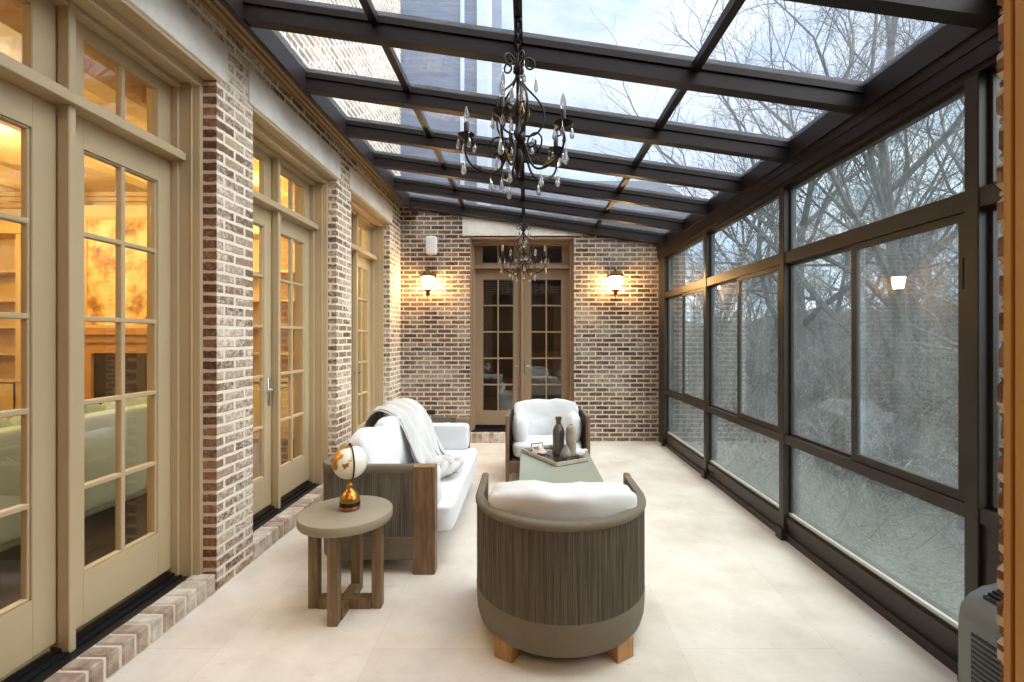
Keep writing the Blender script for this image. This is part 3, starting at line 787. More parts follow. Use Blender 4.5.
def chandelier(label, top):
    """hub at local z=0; top = height of the roof bar above the hub"""
    root = empty('chandelier'); tag(root, label, 'chandelier', 'wrought iron chandeliers hanging from the roof bar')
    m = MB()
    m.lathe([(.002,-.235),(.012,-.22),(.006,-.205),(.022,-.17),(.030,-.12),(.024,-.08),(.012,-.06),(.034,-.04),(.044,-.01),(.040,.02),(.018,.04),(.012,.09),(.016,.13),(.010,.2),(.010,.34),(.018,.37),(.010,.40),(.006,.44)], n=16)
    m.tube([(0,0,.43),(0,0,.47)], .004, 6)
    m.build('column', M['iron'], root, smooth=True, auto=50)
    m = MB(); z = .45; i = 0
    while z < top-.02:
        a = (i % 2)*PI/2; pts = []
        for k in range(13):
            th = 2*PI*k/12; q = .012*math.cos(th); pts.append((q*math.cos(a), q*math.sin(a), z+.018+.019*math.sin(th)))
        m.tube(pts, .0032, 5); z += .03; i += 1
    m.lathe([(.008,top-.02),(.022,top-.012),(.024,top)], n=12)
    m.build('chain', M['iron'], root)
    N = 5
    for k in range(N):
        a = PI + 2*PI*k/N + .05
        m = MB()
        arm = bez((.03,-.03),(.06,-.03),(.06,-.20),(.15,-.20)) + bez((.15,-.20),(.24,-.20),(.315,-.12),(.285,-.03), 14)[1:]
        m.tube(radial(arm, a), .0065, 7)
        m.tube(radial(scroll((.10,-.045), .062, .014, -1.2, 1.25), a), .005, 6)       # inner curl
        m.tube(radial(scroll((.262,-.035), .030, .008, 0.2, 1.2), a), .0045, 6)
        ar = m.build('arm', M['iron'], root, smooth=True)
        m = MB(); cx, cy = .285*math.cos(a), .285*math.sin(a)
        m.lathe([(.006,-.035),(.012,-.02),(.020,-.012),(.044,.004),(.048,.010),(.044,.012),(.014,.008),(.014,.075),(.011,.078)], (cx,cy,0), 16)
        m.build('candle_cup', M['iron'], ar, smooth=True, auto=45)
        m = MB(); m.lathe([(.009,.076),(.012,.082),(.016,.10),(.017,.112),(.012,.138),(.006,.158),(.002,.168)], (cx,cy,0), 14); m.build('bulb', M['crystal'], ar, smooth=True)
        dl = [(cx+.046*math.cos(a+q*PI/2+.4), cy+.046*math.sin(a+q*PI/2+.4), .004, .075, .010) for q in range(4)]
        dl += [(.15*math.cos(a), .15*math.sin(a), -.205, .085, .012), (.30*math.cos(a), .30*math.sin(a), -.10, .10, .013), (.10*math.cos(a), .10*math.sin(a), .0, .06, .011)]
        for dd in dl:
            m = MB(); drop(m, *dd); m.build('crystal_drop', M['crystal'], ar)
        m = MB()   # gilt leaf on the arm
        for q in range(3):
            r = .17+q*.028; z0 = -.196+q*.012
            c = Vector((r*math.cos(a), r*math.sin(a), z0)); d = Vector((math.cos(a), math.sin(a), 0)); s_ = Vector((-d.y, d.x, 0))
            m.add([c-d*.012, c+s_*.016+Vector((0,0,.012)), c+d*.022+Vector((0,0,.024)), c-s_*.016+Vector((0,0,.012)), c+Vector((0,0,.004))], [(0,4,1),(1,4,2),(2,4,3),(3,4,0)])
        m.build('leaf', M['gilt'], ar)
        m = MB(); a2 = a + PI/N
        cage = bez((.012,.34),(.03,.26),(.15,.22),(.145,.12)) + bez((.145,.12),(.14,.03),(.08,.0),(.035,.012), 12)[1:]
        m.tube(radial(cage, a2), .0058, 7)
        m.tube(radial(scroll((.055,.13), .045, .012, 0.5, 1.2), a2), .0045, 6)
        m.tube(radial([(.01,.35)] + scroll((.062,.405), .046, .012, 3.9, -1.35), a2), .0055, 7)
        cg = m.build('cage_scroll', M['iron'], root, smooth=True)
        m = MB(); drop(m, .10*math.cos(a2), .10*math.sin(a2), .375, .11, .009); m.build('crystal_drop', M['crystal'], cg)
        m = MB(); drop(m, .045*math.cos(a2), .045*math.sin(a2), .32, .13, .012); m.build('crystal_drop', M['crystal'], cg)
        m = MB(); c = Vector((.05*math.cos(a2), .05*math.sin(a2), .12)); d = Vector((math.cos(a2), math.sin(a2), 0)); s_ = Vector((-d.y, d.x, 0))
        m.add([c-Vector((0,0,.03)), c+s_*.018+d*.01, c+Vector((0,0,.05))+d*.012, c-s_*.018+d*.01, c+d*.02], [(0,4,1),(1,4,2),(2,4,3),(3,4,0)]); m.build('leaf', M['gilt'], cg)
    return root
zt_ = zroof(-.05)-.055
c1 = chandelier('wrought iron crystal chandelier nearest the camera, hanging from the roof', zt_-2.73)
c1.location = (-.05, 2.55, 2.73)
c2 = copy_tree(c1); c2.location = (-.045, 5.98, 2.655); c2.rotation_euler = (0,0,.3)
for ch_ in list(c2.children):   # its chain is longer or shorter with its own height
    if ch_.name.startswith('chain'):
        ch_.data = ch_.data.copy(); d_ = (zt_-2.655)-(zt_-2.73)
        for v_ in ch_.data.vertices: v_.co.z = .45 + (v_.co.z-.45)*((zt_-2.655-.45)/(zt_-2.73-.45))
c2['label'] = 'wrought iron crystal chandelier farther away, in front of the far transom'

# ------------------------------------------------------------------ wall lanterns, speaker, outlet
def lantern(label, x):
    root = empty('wall_lantern', (x, D, 2.47)); tag(root, label, 'wall light', 'wall lanterns on the far brick wall')
    y = -.15
    m = MB(); m.cbox(-.045,.045,-.02,0,-.02,.16,.006); m.tube([(0,-.01,.10),(0,-.06,.16),(0,-.12,.215),(0,y,.205)], .008, 8); m.build('bracket', M['iron'], root)
    m = MB(); m.lathe([(.125,.085),(.13,.092),(.128,.105),(.10,.125),(.065,.15),(.045,.165),(.03,.17),(.026,.19),(.012,.20),(.016,.215),(.004,.235)], (0,y,0), 8)
    for k in range(8):
        a = 2*PI*(k+.0)/8; m.lathe([(.010,.10),(.014,.112),(.008,.128),(.003,.14)], (.118*math.cos(a), y+.118*math.sin(a), 0), 8)
    m.build('cap', M['gold_dark'], root)
    m = MB(); m.lathe([(.060,-.105),(.075,-.02),(.088,.085)], (0,y,0), 8); m.build('glass_body', M['lantern_glow'], root)
    m = MB()
    for k in range(8):
        a = 2*PI*k/8; ca, sa = math.cos(a), math.sin(a)
        m.tube([(.063*ca, y+.063*sa, -.108), (.078*ca, y+.078*sa, -.02), (.092*ca, y+.092*sa, .087)], .0035, 5)
    m.build('cage', M['gold_dark'], root)
    m = MB(); m.lathe([(.002,-.24),(.014,-.225),(.010,-.205),(.030,-.19),(.038,-.165),(.025,-.15),(.045,-.13),(.068,-.115),(.068,-.104)], (0,y,0), 12); m.build('finial', M['gold_dark'], root, smooth=True, auto=40)
    return root
M['gold_dark'] = pbr('aged_brass', srgb(120,82,44), .4, metal=.7, var=.3, scale=16)
lantern('lit brass wall lantern on the brick left of the far double door', -1.52)
lantern('lit brass wall lantern on the brick right of the far double door', 1.355)
s = empty('speaker', (-1.478, D, 3.05)); tag(s, 'small white wall speaker above the left lantern', 'speaker')
m = MB(); m.cushion((0,-.085,0), (.165,.12,.28), p=7, bulge=0, wr=0, n=12); m.build('speaker_body', M['white'], s, smooth=True)
m = MB(); m.box(-.02,.02,-.04,0,-.04,.04); m.box(-.10,.10,-.03,-.02,.135,.142); m.build('bracket', M['white'], s)
s = empty('outlet_box', (-1.50, D, .46)); tag(s, 'black electrical outlet box low on the brick behind the sofa', 'outlet')
m = MB(); m.cbox(-.062,.062,-.012,0,-.035,.035,.003); m.build('cover_plate', M['black'], s)
m = MB(); m.cbox(-.05,.05,-.03,-.012,-.025,.028,.005); m.build('flap', M['black'], s)
# heating and cooling unit, right foreground
a = empty('air_conditioner', (1.92, 1.44, 0)); tag(a, 'grey floor-standing air conditioner with slatted grilles at the right edge', 'air conditioner')
prof = [(-.12,0),(.14,0),(.14,.60),(.05,.60),(-.02,.585),(-.075,.555),(-.108,.515),(-.12,.46)]
m = MB(); m.prism(prof, -.48, .48); m.build('housing', M['acbody'], a, smooth=True, auto=50)
m = MB()
m.box(-.125,-.119,-.46,.42,.06,.43); m.build('grille_recess', M['acdark'], a)
m = MB()
for i in range(17): m.cbox(-.131,-.122,-.455,.415,.068+i*.0215,.068+i*.0215+.006,.002)
m.build('front_grille', M['acbody'], a)
m = MB()
for i in range(9):
    x = -.060+i*.019; z = .566+.004*i if i < 5 else .592
    m.box(x-.0065, x+.0065, -.44, .43, (.571,.58,.588,.593,.598,.602,.603,.603,.603)[i]-.01, (.571,.58,.588,.593,.598,.602,.603,.603,.603)[i]+.006)
m.build('top_vent', M['acdark'], a)
# ------------------------------------------------------------------ rooms of the house seen through the glass
Wgold = pbr('cream_plaster', srgb(226,200,150), .8, var=.04, scale=1.5)
Wtrim = pbr('gold_woodwork', srgb(214,180,120), .45, var=.06, scale=2)
IX0, IX1, IY0, IY1, IZ = -9.0, XL-.42, -.4, 7.6, 3.95
m = MB(); m.box(IX0, XL-.36, IY0, IY1, -.1, .05); struct(m, 'floor_house', pbr('dark_walnut_floor', srgb(60,42,30), .25, col2=srgb(40,28,20), scale=3, stretch=(1,14,1)))
m = MB(); m.box(IX0-.1, IX0, IY0, IY1, 0, IZ); struct(m, 'wall_west', Wgold)
m = MB(); m.box(IX0, XL-.36, IY1, IY1+.1, 0, IZ); struct(m, 'wall_north', Wgold)
m = MB(); m.box(IX0, XL-.36, IY0-.1, IY0, 0, IZ); struct(m, 'wall_south', Wgold)
m = MB(); m.box(IX0, XL-.36, IY0, IY1, IZ, IZ+.1)
for i, (d_, h_) in enumerate(((.10,.20),(.18,.12),(.26,.06))): m.box(IX0, XL-.4, IY1-d_, IY1, IZ-h_, IZ)
for x in (-7.2, -5.4, -3.7): m.box(x-.12, x+.12, IY0, IY1, IZ-.18, IZ)
for y in (2.2, 4.4): m.box(IX0, XL-.4, y-.12, y+.12, IZ-.14, IZ)
struct(m, 'ceiling_house', Wtrim)
# chimney breast, mantel and painting
f = empty('fireplace', (-6.05, IY1-.004, .05)); tag(f, 'fireplace with gilded mantel and black firebox inside the house', 'fireplace')
m = MB(); m.box(-.78, .78, -.55, 0, 0, 3.6); m.build('chimney_breast', Wgold, f)
m = MB(); m.box(-.90, .90, -.72, -.55, 1.62, 1.72); m.box(-.84,.84,-.66,-.55,1.50,1.62); m.box(-.78,-.56,-.62,-.55,0,1.5); m.box(.56,.78,-.62,-.55,0,1.5); m.box(-.56,.56,-.62,-.55,1.34,1.5); m.build('mantel', pbr('mantel_wood', srgb(196,142,78), .4, var=.1), f)
m = MB(); m.box(-.56,.56,-.575,-.551,0,1.34); m.build('firebox', pbr('firebox_black', srgb(28,22,18), .3, col2=srgb(60,44,32), scale=8), f)
def art():
    m, nt, out = new_mat('gold_abstract'); k = NT(nt); tc = k.n('TexCoord').outputs['Object']
    n1 = k.n('TexNoise', ins={'Vector': tc, 'Scale': 2.2, 'Detail': 9, 'Roughness': .62}).outputs[0]
    c = k.ramp(n1, [(.34, srgb(84,48,20)), (.42, srgb(190,130,52)), (.52, srgb(240,200,120)), (.7, srgb(250,230,176))])
    b = k.n('BsdfPrincipled', ins={'Base Color': c, 'Roughness': .4}); nt.links.new(b.outputs[0], out.inputs[0]); return m
p = empty('painting', (-6.05, IY1-.56, 2.62)); tag(p, 'large mottled gold abstract painting above the mantel inside the house', 'painting')
m = MB(); m.box(-.66,.66,-.02,0,-.80,.80); m.build('canvas', art(), p)
m = MB(); m.cbox(-.70,.70,-.035,.0,.80,.85,.005); m.cbox(-.70,.70,-.035,.0,-.85,-.80,.005); m.cbox(-.71,-.66,-.035,0,-.8,.8,.005); m.cbox(.66,.71,-.035,0,-.8,.8,.005); m.build('picture_frame', Wtrim, p)
def bookcase(label, xc, w_):
    b = empty('bookcase', (xc, IY1, .05)); tag(b, label, 'bookcase', 'built-in bookcases inside the house')
    m = MB(); m.box(-w_/2, w_/2, -.03, 0, 0, 3.3)
    n = max(1, round(w_/1.0))
    for i in range(n+1):
        x = -w_/2+i*w_/n; m.cbox(x-.04, x+.04, -.42, -.03, 0, 3.3, .004)
    m.box(-w_/2, w_/2, -.44, -.03, 3.2, 3.36); m.build('carcass', Wtrim, b)
    for z in (1.3, 1.72, 2.14, 2.6):
        m = MB(); m.cbox(-w_/2+.04, w_/2-.04, -.38, -.03, z, z+.035, .004); m.build('shelf', Wtrim, b)
    for i in range(n):
        for s in (0, 1):
            x0_ = -w_/2+i*w_/n+.045+s*(w_/n-.09)/2; m = MB(); m.cbox(x0_+.004, x0_+(w_/n-.09)/2-.004, -.45, -.43, .10, .86, .006)
            m.box(x0_+.06, x0_+(w_/n-.09)/2-.06, -.456, -.45, .18, .78); m.build('cabinet_door', Wtrim, b)
    m = MB(); m.cbox(-w_/2, w_/2, -.46, -.03, .88, .92, .004); m.box(-w_/2, w_/2, -.43, -.03, 0, .1); m.build('counter', Wtrim, b)
    return b
bookcase('gold-lit built-in bookcase left of the fireplace inside the house', -7.95, 1.9)
bookcase('gold-lit built-in bookcase right of the fireplace inside the house', -3.95, 2.4)
# indoor sofas, backs to the glass doors
def indoor_sofa(label, loc, rz, L=2.4):
    s = empty('sofa', loc, rz); tag(s, label, 'sofa')
    Cm = M['house_linen']
    m = MB(); m.cbox(-.46, .42, -L/2, L/2, .10, .42, .03); m.build('base', Cm, s)
    m = MB(); m.cushion((.38,0,.55), (.20, L, .78), p=8, bulge=.02, wr=.004, n=18); m.build('backrest', Cm, s, smooth=True)
    for q in (-1, 1):
        m = MB(); m.cushion((-.05, q*(L/2-.09), .42), (.86,.18,.50), p=7, bulge=.02, wr=.003, n=12); m.build('armrest', Cm, s, smooth=True)
    k = 3
    for i in range(k):
        yc = (i-(k-1)/2)*(L-.4)/k
        m = MB(); m.cushion((-.08,yc,.50), (.74,(L-.4)/k-.01,.18), p=6, bulge=.05, wr=.004, n=10); m.build('seat_cushion', Cm, s, smooth=True)
        m = MB(); m.cushion((.20,yc,.80), (.20,(L-.4)/k-.01,.46), p=4, bulge=.12, wr=.008, n=12, seed=i); m.build('back_cushion', Cm, s, smooth=True)
    m = MB()
    for q in (-1, 1):
        for x in (-.38, .34): m.box(x-.03, x+.03, q*(L/2-.12)-.03, q*(L/2-.12)+.03, 0, .10)
    m.build('feet', M['bronze_dark'], s)
M['house_linen'] = pbr('sage_linen', srgb(190,206,188), .9, var=.05, scale=4, bump=.1, bscale=200)
indoor_sofa('pale sage sofa inside the house with its back to the nearest doors', (-4.0, 3.75, .05), 0, 2.6)
# room behind the far double door
DY = D+.36
m = MB(); m.box(-2.6, 2.6, DY, 12, -.1, .1); struct(m, 'floor_far', pbr('far_floor', srgb(70,58,48), .35, var=.2))
m = MB(); m.box(-2.6, -2.5, DY, 12, .1, 3.4); m.box(2.5, 2.6, DY, 12, .1, 3.4); m.box(-2.6, 2.6, 12, 12.1, .1, 3.4); struct(m, 'wall_far', pbr('far_plaster', srgb(60,54,48), .8))
m = MB(); m.box(-2.6, 2.6, DY, 12.1, 3.35, 3.45); struct(m, 'ceiling_far', pbr('far_ceiling', srgb(110,100,88), .8))
b_ = empty('bed', (.6, 9.9, .1)); tag(b_, 'bed with pale bedding in the dark room behind the far door', 'bed')
m = MB(); m.cushion((0,0,.50), (1.7,2.0,.26), p=8, bulge=.03, wr=.008, n=14); m.build('mattress', M['linen'], b_, smooth=True)
m = MB(); m.cbox(-.88,.88,-1.02,1.02,.0,.38,.02); m.build('bed_base', M['wood'], b_)
m = MB(); m.cbox(-.9,.9,1.02,1.08,0,1.2,.02); m.build('headboard', M['wood'], b_)
for q in (-1, 1):
    m = MB(); m.cushion((q*.42,.75,.70), (.68,.42,.18), p=3, bulge=.15, wr=.01, n=10, seed=q); m.build('pillow', M['linen'], b_, smooth=True)
# room the picture is taken from
m = MB(); m.box(-2.34, 2.3, -3.6, .8, -.1, 0); struct(m, 'floor_entry', pbr('entry_floor', srgb(150,120,88), .35, var=.15))
m = MB(); m.box(-2.35, -2.27, -3.6, .8, 0, 3.5); m.box(2.3, 2.4, -3.6, .8, 0, 3.5); m.box(-2.3, 2.3, -3.7, -3.6, 0, 3.5); m.box(-2.34, 2.3, -3.6, .8, 3.5, 3.6); struct(m, 'wall_entry', pbr('entry_panelling', srgb(120,94,66), .7, var=.1))

# ------------------------------------------------------------------ outside: house above, garden, trees
m = MB()
m.box(-8, -.66, 7.72, 12, 3.5, 10.5)
o = struct(m, 'wall_upper', None or pbr('slate_siding', srgb(92,104,128), .6, col2=srgb(70,80,104), scale=3, stretch=(.4,.4,9)))
m = MB(); m.cbox(-.84, -.64, 7.66, 7.74, 3.5, 10.5, .01); m.box(-.66, -.62, 7.7, 8.1, 3.5, 10.5); m.cbox(-1.12, -1.05, 7.68, 7.74, 3.5, 10.5, .01); struct(m, 'trim_11', pbr('corner_board', srgb(176,188,206), .6))
m = MB(); m.prism([(7.3,3.50),(7.3,3.62),(9.9,5.0),(12.4,3.62),(12.4,3.50)], -.62, 2.9, axis='x')
struct(m, 'roof', pbr('slate_roof', srgb(84,90,102), .7, col2=srgb(58,64,76), scale=4, stretch=(2,14,14)))
def ground_z(x, y):
    d = max(0, x-2.5)
    z = -.9 - .9*math.exp(-((d-6)/5)**2) + .085*max(0, d-8)**1.12
    z += .25*noise.noise(Vector((x*.25, y*.25, 0))) + .08*noise.noise(Vector((x*1.1, y*1.1, 3)))
    return z
def ground_mat():
    m, nt, out = new_mat('winter_ground'); k = NT(nt); tc = k.n('TexCoord').outputs['Object']
    n1 = k.n('TexNoise', ins={'Vector': tc, 'Scale': .5, 'Detail': 5}).outputs[0]
    n2 = k.n('TexNoise', ins={'Vector': tc, 'Scale': 20, 'Detail': 8, 'Roughness': .85}).outputs[0]
    c1 = k.ramp(n2, [(.36, srgb(50,50,42)), (.50, srgb(98,98,84)), (.62, srgb(148,148,134))])
    c2 = k.ramp(n2, [(.36, srgb(62,72,60)), (.52, srgb(96,108,92)), (.64, srgb(160,168,158))])
    c = k.mix(n1, c1, c2)
    bp = k.n('Bump', ins={'Strength': 1, 'Distance': .08, 'Height': n2})
    b = k.n('BsdfPrincipled', ins={'Base Color': c, 'Roughness': .95, 'Normal': bp.outputs[0]}); nt.links.new(b.outputs[0], out.inputs[0]); return m
m = MB(); nx, ny = 90, 110; gx0, gx1, gy0, gy1 = 2.2, 70, -30, 110
vs = []
for i in range(nx+1):
    for j in range(ny+1):
        x = gx0+(gx1-gx0)*(i/nx)**1.6; y = gy0+(gy1-gy0)*j/ny; vs.append((x, y, ground_z(x,y)))
m.add(vs, [(i*(ny+1)+j, (i+1)*(ny+1)+j, (i+1)*(ny+1)+j+1, i*(ny+1)+j+1) for i in range(nx) for j in range(ny)])
struct(m, 'ground', ground_mat(), smooth=True)
m = MB(); m.box(-60, 2.3, 12.2, 110, -.6, -.5); m.box(-60, 2.3, -40, -3.8, -.6, -.5); struct(m, 'ground_lawn', ground_mat())
m = MB(); m.box(2.2, 2.35, .6, 12.2, -2.6, 0.0); struct(m, 'foundation', M['limestone'])

BARK = [pbr('bark_grey', srgb(104,98,92), .95, col2=srgb(66,60,56), scale=5, stretch=(4,4,1)),
        pbr('bark_pale', srgb(140,134,126), .95, col2=srgb(96,90,84), scale=5, stretch=(4,4,1)),
        pbr('bark_dark', srgb(74,68,64), .95, col2=srgb(48,44,42), scale=5, stretch=(4,4,1))]
def tree_mesh(seed, h=11, r0=.16, depth=5, lean=.1, low=.25, spread=.55, dens=1.0):
    rn = random.Random(seed); m = MB()
    def branch(p, d, L, r, lev):
        n = 5 if lev < 2 else (3 if lev < depth else 2)
        pts, rs = [p.copy()], [r]; q = p.copy(); dd = d.copy(); nodes = []
        for i in range(n):
            dd = (dd + Vector((rn.gauss(0,.10+.05*lev), rn.gauss(0,.10+.05*lev), rn.gauss(.04,.06+.03*lev)))).normalized()
            q = q + dd*L/n; t = (i+1)/n; rr = r*(1-t*(.55 if lev else .62)); pts.append(q.copy()); rs.append(rr); nodes.append((t, q.copy(), dd.copy(), rr))
        if lev == depth: rs[-1] *= .3
        m.tube(pts, rs, (8,6,4,3,3,3,3)[lev], cap=False)
        if lev >= depth: return
        k = int((7 if lev == 0 else (4,5,4,4,3,3)[lev])*dens + rn.random())
        for i in range(k):
            t = low + (1-low)*(i+rn.random())/k if lev == 0 else .25+.75*(i+rn.random())/k
            t = min(t, .999); a = min(int(t*n), n-1); f = t*n-a
            base = pts[a].lerp(pts[a+1], f); rr = rs[a]*(1-f)+rs[a+1]*f
            ax = nodes[a][2]; side = ax.cross(Vector((rn.gauss(0,1), rn.gauss(0,1), rn.gauss(0,1)))).normalized()
            ang = rn.uniform(.5, 1.0) if lev else rn.uniform(.5,1.15)
            nd = (ax*math.cos(ang) + side*math.sin(ang)); nd.z += .12; nd.normalize()
            branch(base, nd, L*rn.uniform(.45,.68)*(1.15-.5*t if lev == 0 else 1)*(.9 if lev else spread/.5), max(.0035, rr*rn.uniform(.5,.72)), lev+1)
        nd = (nodes[-1][2] + Vector((rn.gauss(0,.2), rn.gauss(0,.2), 0))).normalized()
        branch(pts[-1], nd, L*.6, rs[-1], lev+1)
    branch(Vector((0,0,-.4)), Vector((lean*rn.gauss(0,1), lean*rn.gauss(0,1), 1)).normalized(), h*.62, r0, 0)
    return m
protos = []
for s in range(6):
    mb = tree_mesh(100+s, h=(12,10,13,9,11,8)[s], r0=(.20,.12,.17,.10,.14,.09)[s], lean=(.05,.15,.06,.2,.1,.22)[s], low=(.3,.2,.35,.15,.3,.1)[s])
    protos.append((mb, BARK[s % 3]))
rn = random.Random(77)
LBL = ['tall bare grey tree with wide forked crown beyond the windows', 'slender pale bare tree leaning beyond the windows', 'tall dark bare trunk with high branches beyond the windows',
       'thin crooked bare sapling beyond the windows', 'pale bare tree with dense fine twigs beyond the windows', 'low dark many-branched bare tree beyond the windows']
first = {}
spots = [(8.1,10.0,0,1.1),(10.2,7.6,4,1),(7.2,15.5,1,1),(12.5,14,2,1.05)]
cnt = 0
while len(spots) < 60:
    ang = rn.uniform(.35, 1.40); dist = rn.uniform(9, 46) if len(spots) < 42 else rn.uniform(26, 50)     # fan of directions seen through the glass, from the room
    x, y = 1.0+dist*math.sin(ang), 2+dist*math.cos(ang)
    if x < 7 or any(math.dist((x,y), (a,b)) < 2.2 for a,b,_,_ in spots): continue
    spots.append((x, y, rn.randrange(6), rn.uniform(.8, 1.25)))
for (x, y, k, s) in spots:
    if k not in first:
        o = protos[k][0].build('bare_tree', protos[k][1]); first[k] = o; 
    else: o = first[k].copy(); C.objects.link(o)
    o.location = (x, y, ground_z(x,y)); o.rotation_euler = (0,0,rn.uniform(0,6.28)); o.scale = (s,s,s)
    tag(o, LBL[k], 'tree', ('tall forked bare trees','slender pale bare trees','tall dark bare trees','crooked bare saplings','fine-twigged pale trees','low dark bare trees')[k] + ' in the wood')
# an evergreen seen low through the middle bay
ev = empty('evergreen', (9.2, 16.5, ground_z(9.2,16.5))); tag(ev, 'dark green evergreen shrub in the thicket beyond the windows', 'evergreen')
rn2 = random.Random(5); m = MB()
for i in range(2600):
    h = rn2.random()**.8*4.2; r = (1.5*(1-h/4.6))*rn2.random()**.4; a = rn2.uniform(0, 2*PI)
    p = Vector((r*math.cos(a), r*math.sin(a), .3+h)); d = Vector((math.cos(a), math.sin(a), rn2.uniform(-.2,.7))).normalized(); s_ = d.cross(Vector((0,0,1))).normalized()*.05
    m.add([p-s_, p+s_, p+d*.22], [(0,1,2)])
m.build('foliage', pbr('evergreen_leaf', srgb(52,84,58), .8, col2=srgb(34,56,42), scale=3), ev)
m = MB(); m.tube([(0,0,-.3),(0,0,4)], [.09,.02], 7); m.build('trunk', BARK[0], ev)
# undergrowth of twigs
def thicket(name, mat, n, seed, dmin, dmax, hmin, hmax, rad):
    rn = random.Random(seed); m = MB()
    for i in range(n):
        ang = rn.uniform(.20, 1.52); dist = dmin + (dmax-dmin)*rn.random()**.8
        x, y = 1.5+dist*math.sin(ang), 1+dist*math.cos(ang)
        if x < 2.9: continue
        z = ground_z(x,y)-.05; L = rn.uniform(hmin,hmax); a = rn.uniform(0,2*PI); d = Vector((math.cos(a)*.7, math.sin(a)*.7, rn.uniform(.5,1.6))).normalized()
        p = Vector((x,y,z)); pts = [p]
        for k in range(4):
            d = (d+Vector((rn.gauss(0,.28), rn.gauss(0,.28), rn.gauss(-.08,.15)))).normalized(); p = p+d*L/4; pts.append(p)
        if min(q.x for q in pts) < 2.75: continue
        w0 = rad*(.5+dist/14)
        m.tube(pts, [w0, w0*.8, w0*.6, w0*.4, w0*.15], 3, cap=False)
        for b in range(4):
            q = pts[1+b % 3]
            if q.x < 2.5+L*.4: continue
            d2 = (d+Vector((rn.gauss(0,.8), rn.gauss(0,.8), rn.gauss(.2,.5)))).normalized()*L*.35
            m.tube([q, q+d2*.5+Vector((rn.gauss(0,.03),0,rn.gauss(0,.03))), q+d2], [w0*.5, w0*.35, w0*.1], 3, cap=False)
    o = m.build(name, mat); tag(o, None, None, None, 'stuff'); return o
o = thicket('underbrush', pbr('dry_twig', srgb(172,168,160), .95, col2=srgb(128,122,116), scale=5), 7500, 1, 8.5, 40, .9, 4.2, .0055); tag(o, 'pale tangled leafless underbrush covering the slope beyond the windows', 'underbrush')
o = thicket('bramble', BARK[0], 6500, 2, 7, 46, 1.6, 6.5, .008); tag(o, 'grey bramble thicket among the bare trees', 'bramble')
o = thicket('dry_grass', pbr('dry_grass', srgb(150,152,136), .95, col2=srgb(104,110,94), scale=3), 9000, 3, 1.9, 11, .06, .24, .0028); tag(o, 'short frosted dry grass and weeds just outside the glass', 'grass')
# far wooded hill closing the view
def hill_mat():
    m, nt, out = new_mat('far_wood'); k = NT(nt); tc = k.n('TexCoord').outputs['Object']
    n2 = k.n('TexNoise', ins={'Vector': k.n('Mapping', ins={0: tc, 'Scale': (1,1,.35)}).outputs[0], 'Scale': 1.6, 'Detail': 9, 'Roughness': .85}).outputs[0]
    c = k.ramp(n2, [(.35, srgb(72,74,74)), (.5, srgb(112,114,112)), (.65, srgb(150,154,154))])
    b = k.n('BsdfPrincipled', ins={'Base Color': c, 'Roughness': 1}); nt.links.new(b.outputs[0], out.inputs[0]); return m
m = MB(); vs = []
na, nh = 120, 10
for i in range(na+1):
    a = -.3 + 2.3*i/na
    top = 4.2 + 1.6*noise.noise(Vector((a*4, 0, 0))) + 1.5*noise.noise(Vector((a*19, 2, 0))) + .8*noise.noise(Vector((a*70, 5, 0)))
    for j in range(nh+1):
        t = j/nh; r = 52+6*t + 1.5*noise.noise(Vector((a*30, t*4, 1)))
        vs.append((r*math.sin(a), r*math.cos(a), -3+(top+3)*t))
m.add(vs, [(i*(nh+1)+j, i*(nh+1)+j+1, (i+1)*(nh+1)+j+1, (i+1)*(nh+1)+j) for i in range(na) for j in range(nh)])
struct(m, 'hillside', hill_mat(), smooth=True)

# ------------------------------------------------------------------ sky and lights
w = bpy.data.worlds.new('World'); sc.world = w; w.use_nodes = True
nt = w.node_tree; nt.nodes.clear(); k = NT(nt)
tc = k.n('TexCoord').outputs['Generated']
mp = k.n('Mapping', ins={0: tc, 'Scale': (1,1,2.4), 'Location': (.3,.1,0)}).outputs[0]
nz = k.n('TexNoise', ins={'Vector': mp, 'Scale': 2.6, 'Detail': 7, 'Roughness': .55, 'Distortion': .3}).outputs[0]
c = k.ramp(nz, [(.36, srgb(150,176,212)), (.48, srgb(196,212,234)), (.60, srgb(232,238,246))])
sep = k.n('SeparateXYZ', ins={0: tc})
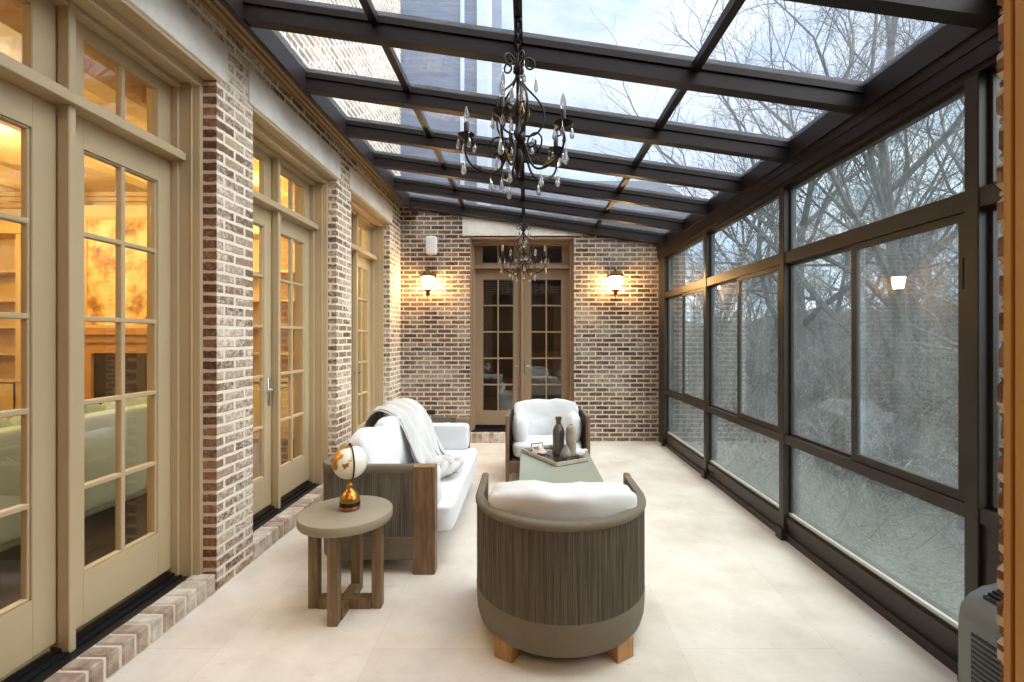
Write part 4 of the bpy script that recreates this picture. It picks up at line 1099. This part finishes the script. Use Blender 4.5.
# bright patch added to the unseen sky overhead, to light room and left wall
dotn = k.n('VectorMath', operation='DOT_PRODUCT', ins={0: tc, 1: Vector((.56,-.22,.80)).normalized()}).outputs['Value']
g = k.n('MapRange', ins={0: dotn, 1: .55, 2: 1.0, 3: 1.0, 4: SKYFILL}).outputs[0]
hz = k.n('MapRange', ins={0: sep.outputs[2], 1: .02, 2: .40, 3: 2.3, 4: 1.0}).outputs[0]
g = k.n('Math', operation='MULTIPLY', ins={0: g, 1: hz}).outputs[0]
wm = k.n('MapRange', ins={0: dotn, 1: .45, 2: .8, 3: 0.0, 4: 1.0}).outputs[0]
c = k.mix(wm, c, (.94,.925,.89,1))
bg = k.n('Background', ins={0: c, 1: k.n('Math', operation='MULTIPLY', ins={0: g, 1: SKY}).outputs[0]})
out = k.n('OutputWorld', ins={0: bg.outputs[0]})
def light(kind, loc, power, col, size=.3, name='lamp', rot=None):
    l = bpy.data.lights.new(name, kind); l.energy = power; l.color = col
    if kind == 'POINT': l.shadow_soft_size = size
    if kind == 'AREA': l.shape = 'RECTANGLE'; l.size, l.size_y = size
    o = bpy.data.objects.new(name, l); C.objects.link(o); o.location = loc
    if rot: o.rotation_euler = rot
    return o
for (x, y) in ((-7.6,5.6),(-6.0,5.2),(-4.0,6.2),(-3.2,6.4),(-7.4,2.6),(-4.6,2.4),(-5.4,.8)):
    light('POINT', (x,y,3.3), HOUSE, (1,.83,.48), .15, 'house_downlight')
light('AREA', (0,-1.3,3.4), ENTRY, (1,.72,.42), (2.6,2.2), 'entry_light')
light('POINT', (0,9.5,3.0), 1.2, (1,.8,.6), .2, 'far_room_light')

cam = bpy.data.cameras.new('camera'); co = bpy.data.objects.new('camera', cam); C.objects.link(co)
co.location = (0,0,H); co.rotation_euler = (PI/2,0,0)
cam.sensor_width = 36; cam.lens = 36*460/1024; cam.shift_x = -15/1024; cam.shift_y = -3/1024; cam.clip_start = .05; cam.clip_end = 400
sc.camera = co
sc.view_settings.view_transform = 'Standard'; sc.view_settings.look = 'None'; sc.view_settings.gamma = 1
sc.view_settings.exposure = EXPO; sc.view_settings.use_curve_mapping = False
cy = sc.cycles
cy.use_denoising = True; cy.max_bounces = 10; cy.diffuse_bounces = 5; cy.glossy_bounces = 4; cy.transmission_bounces = 6; cy.transparent_max_bounces = 24
cy.sample_clamp_indirect = 8; cy.caustics_reflective = False; cy.caustics_refractive = False
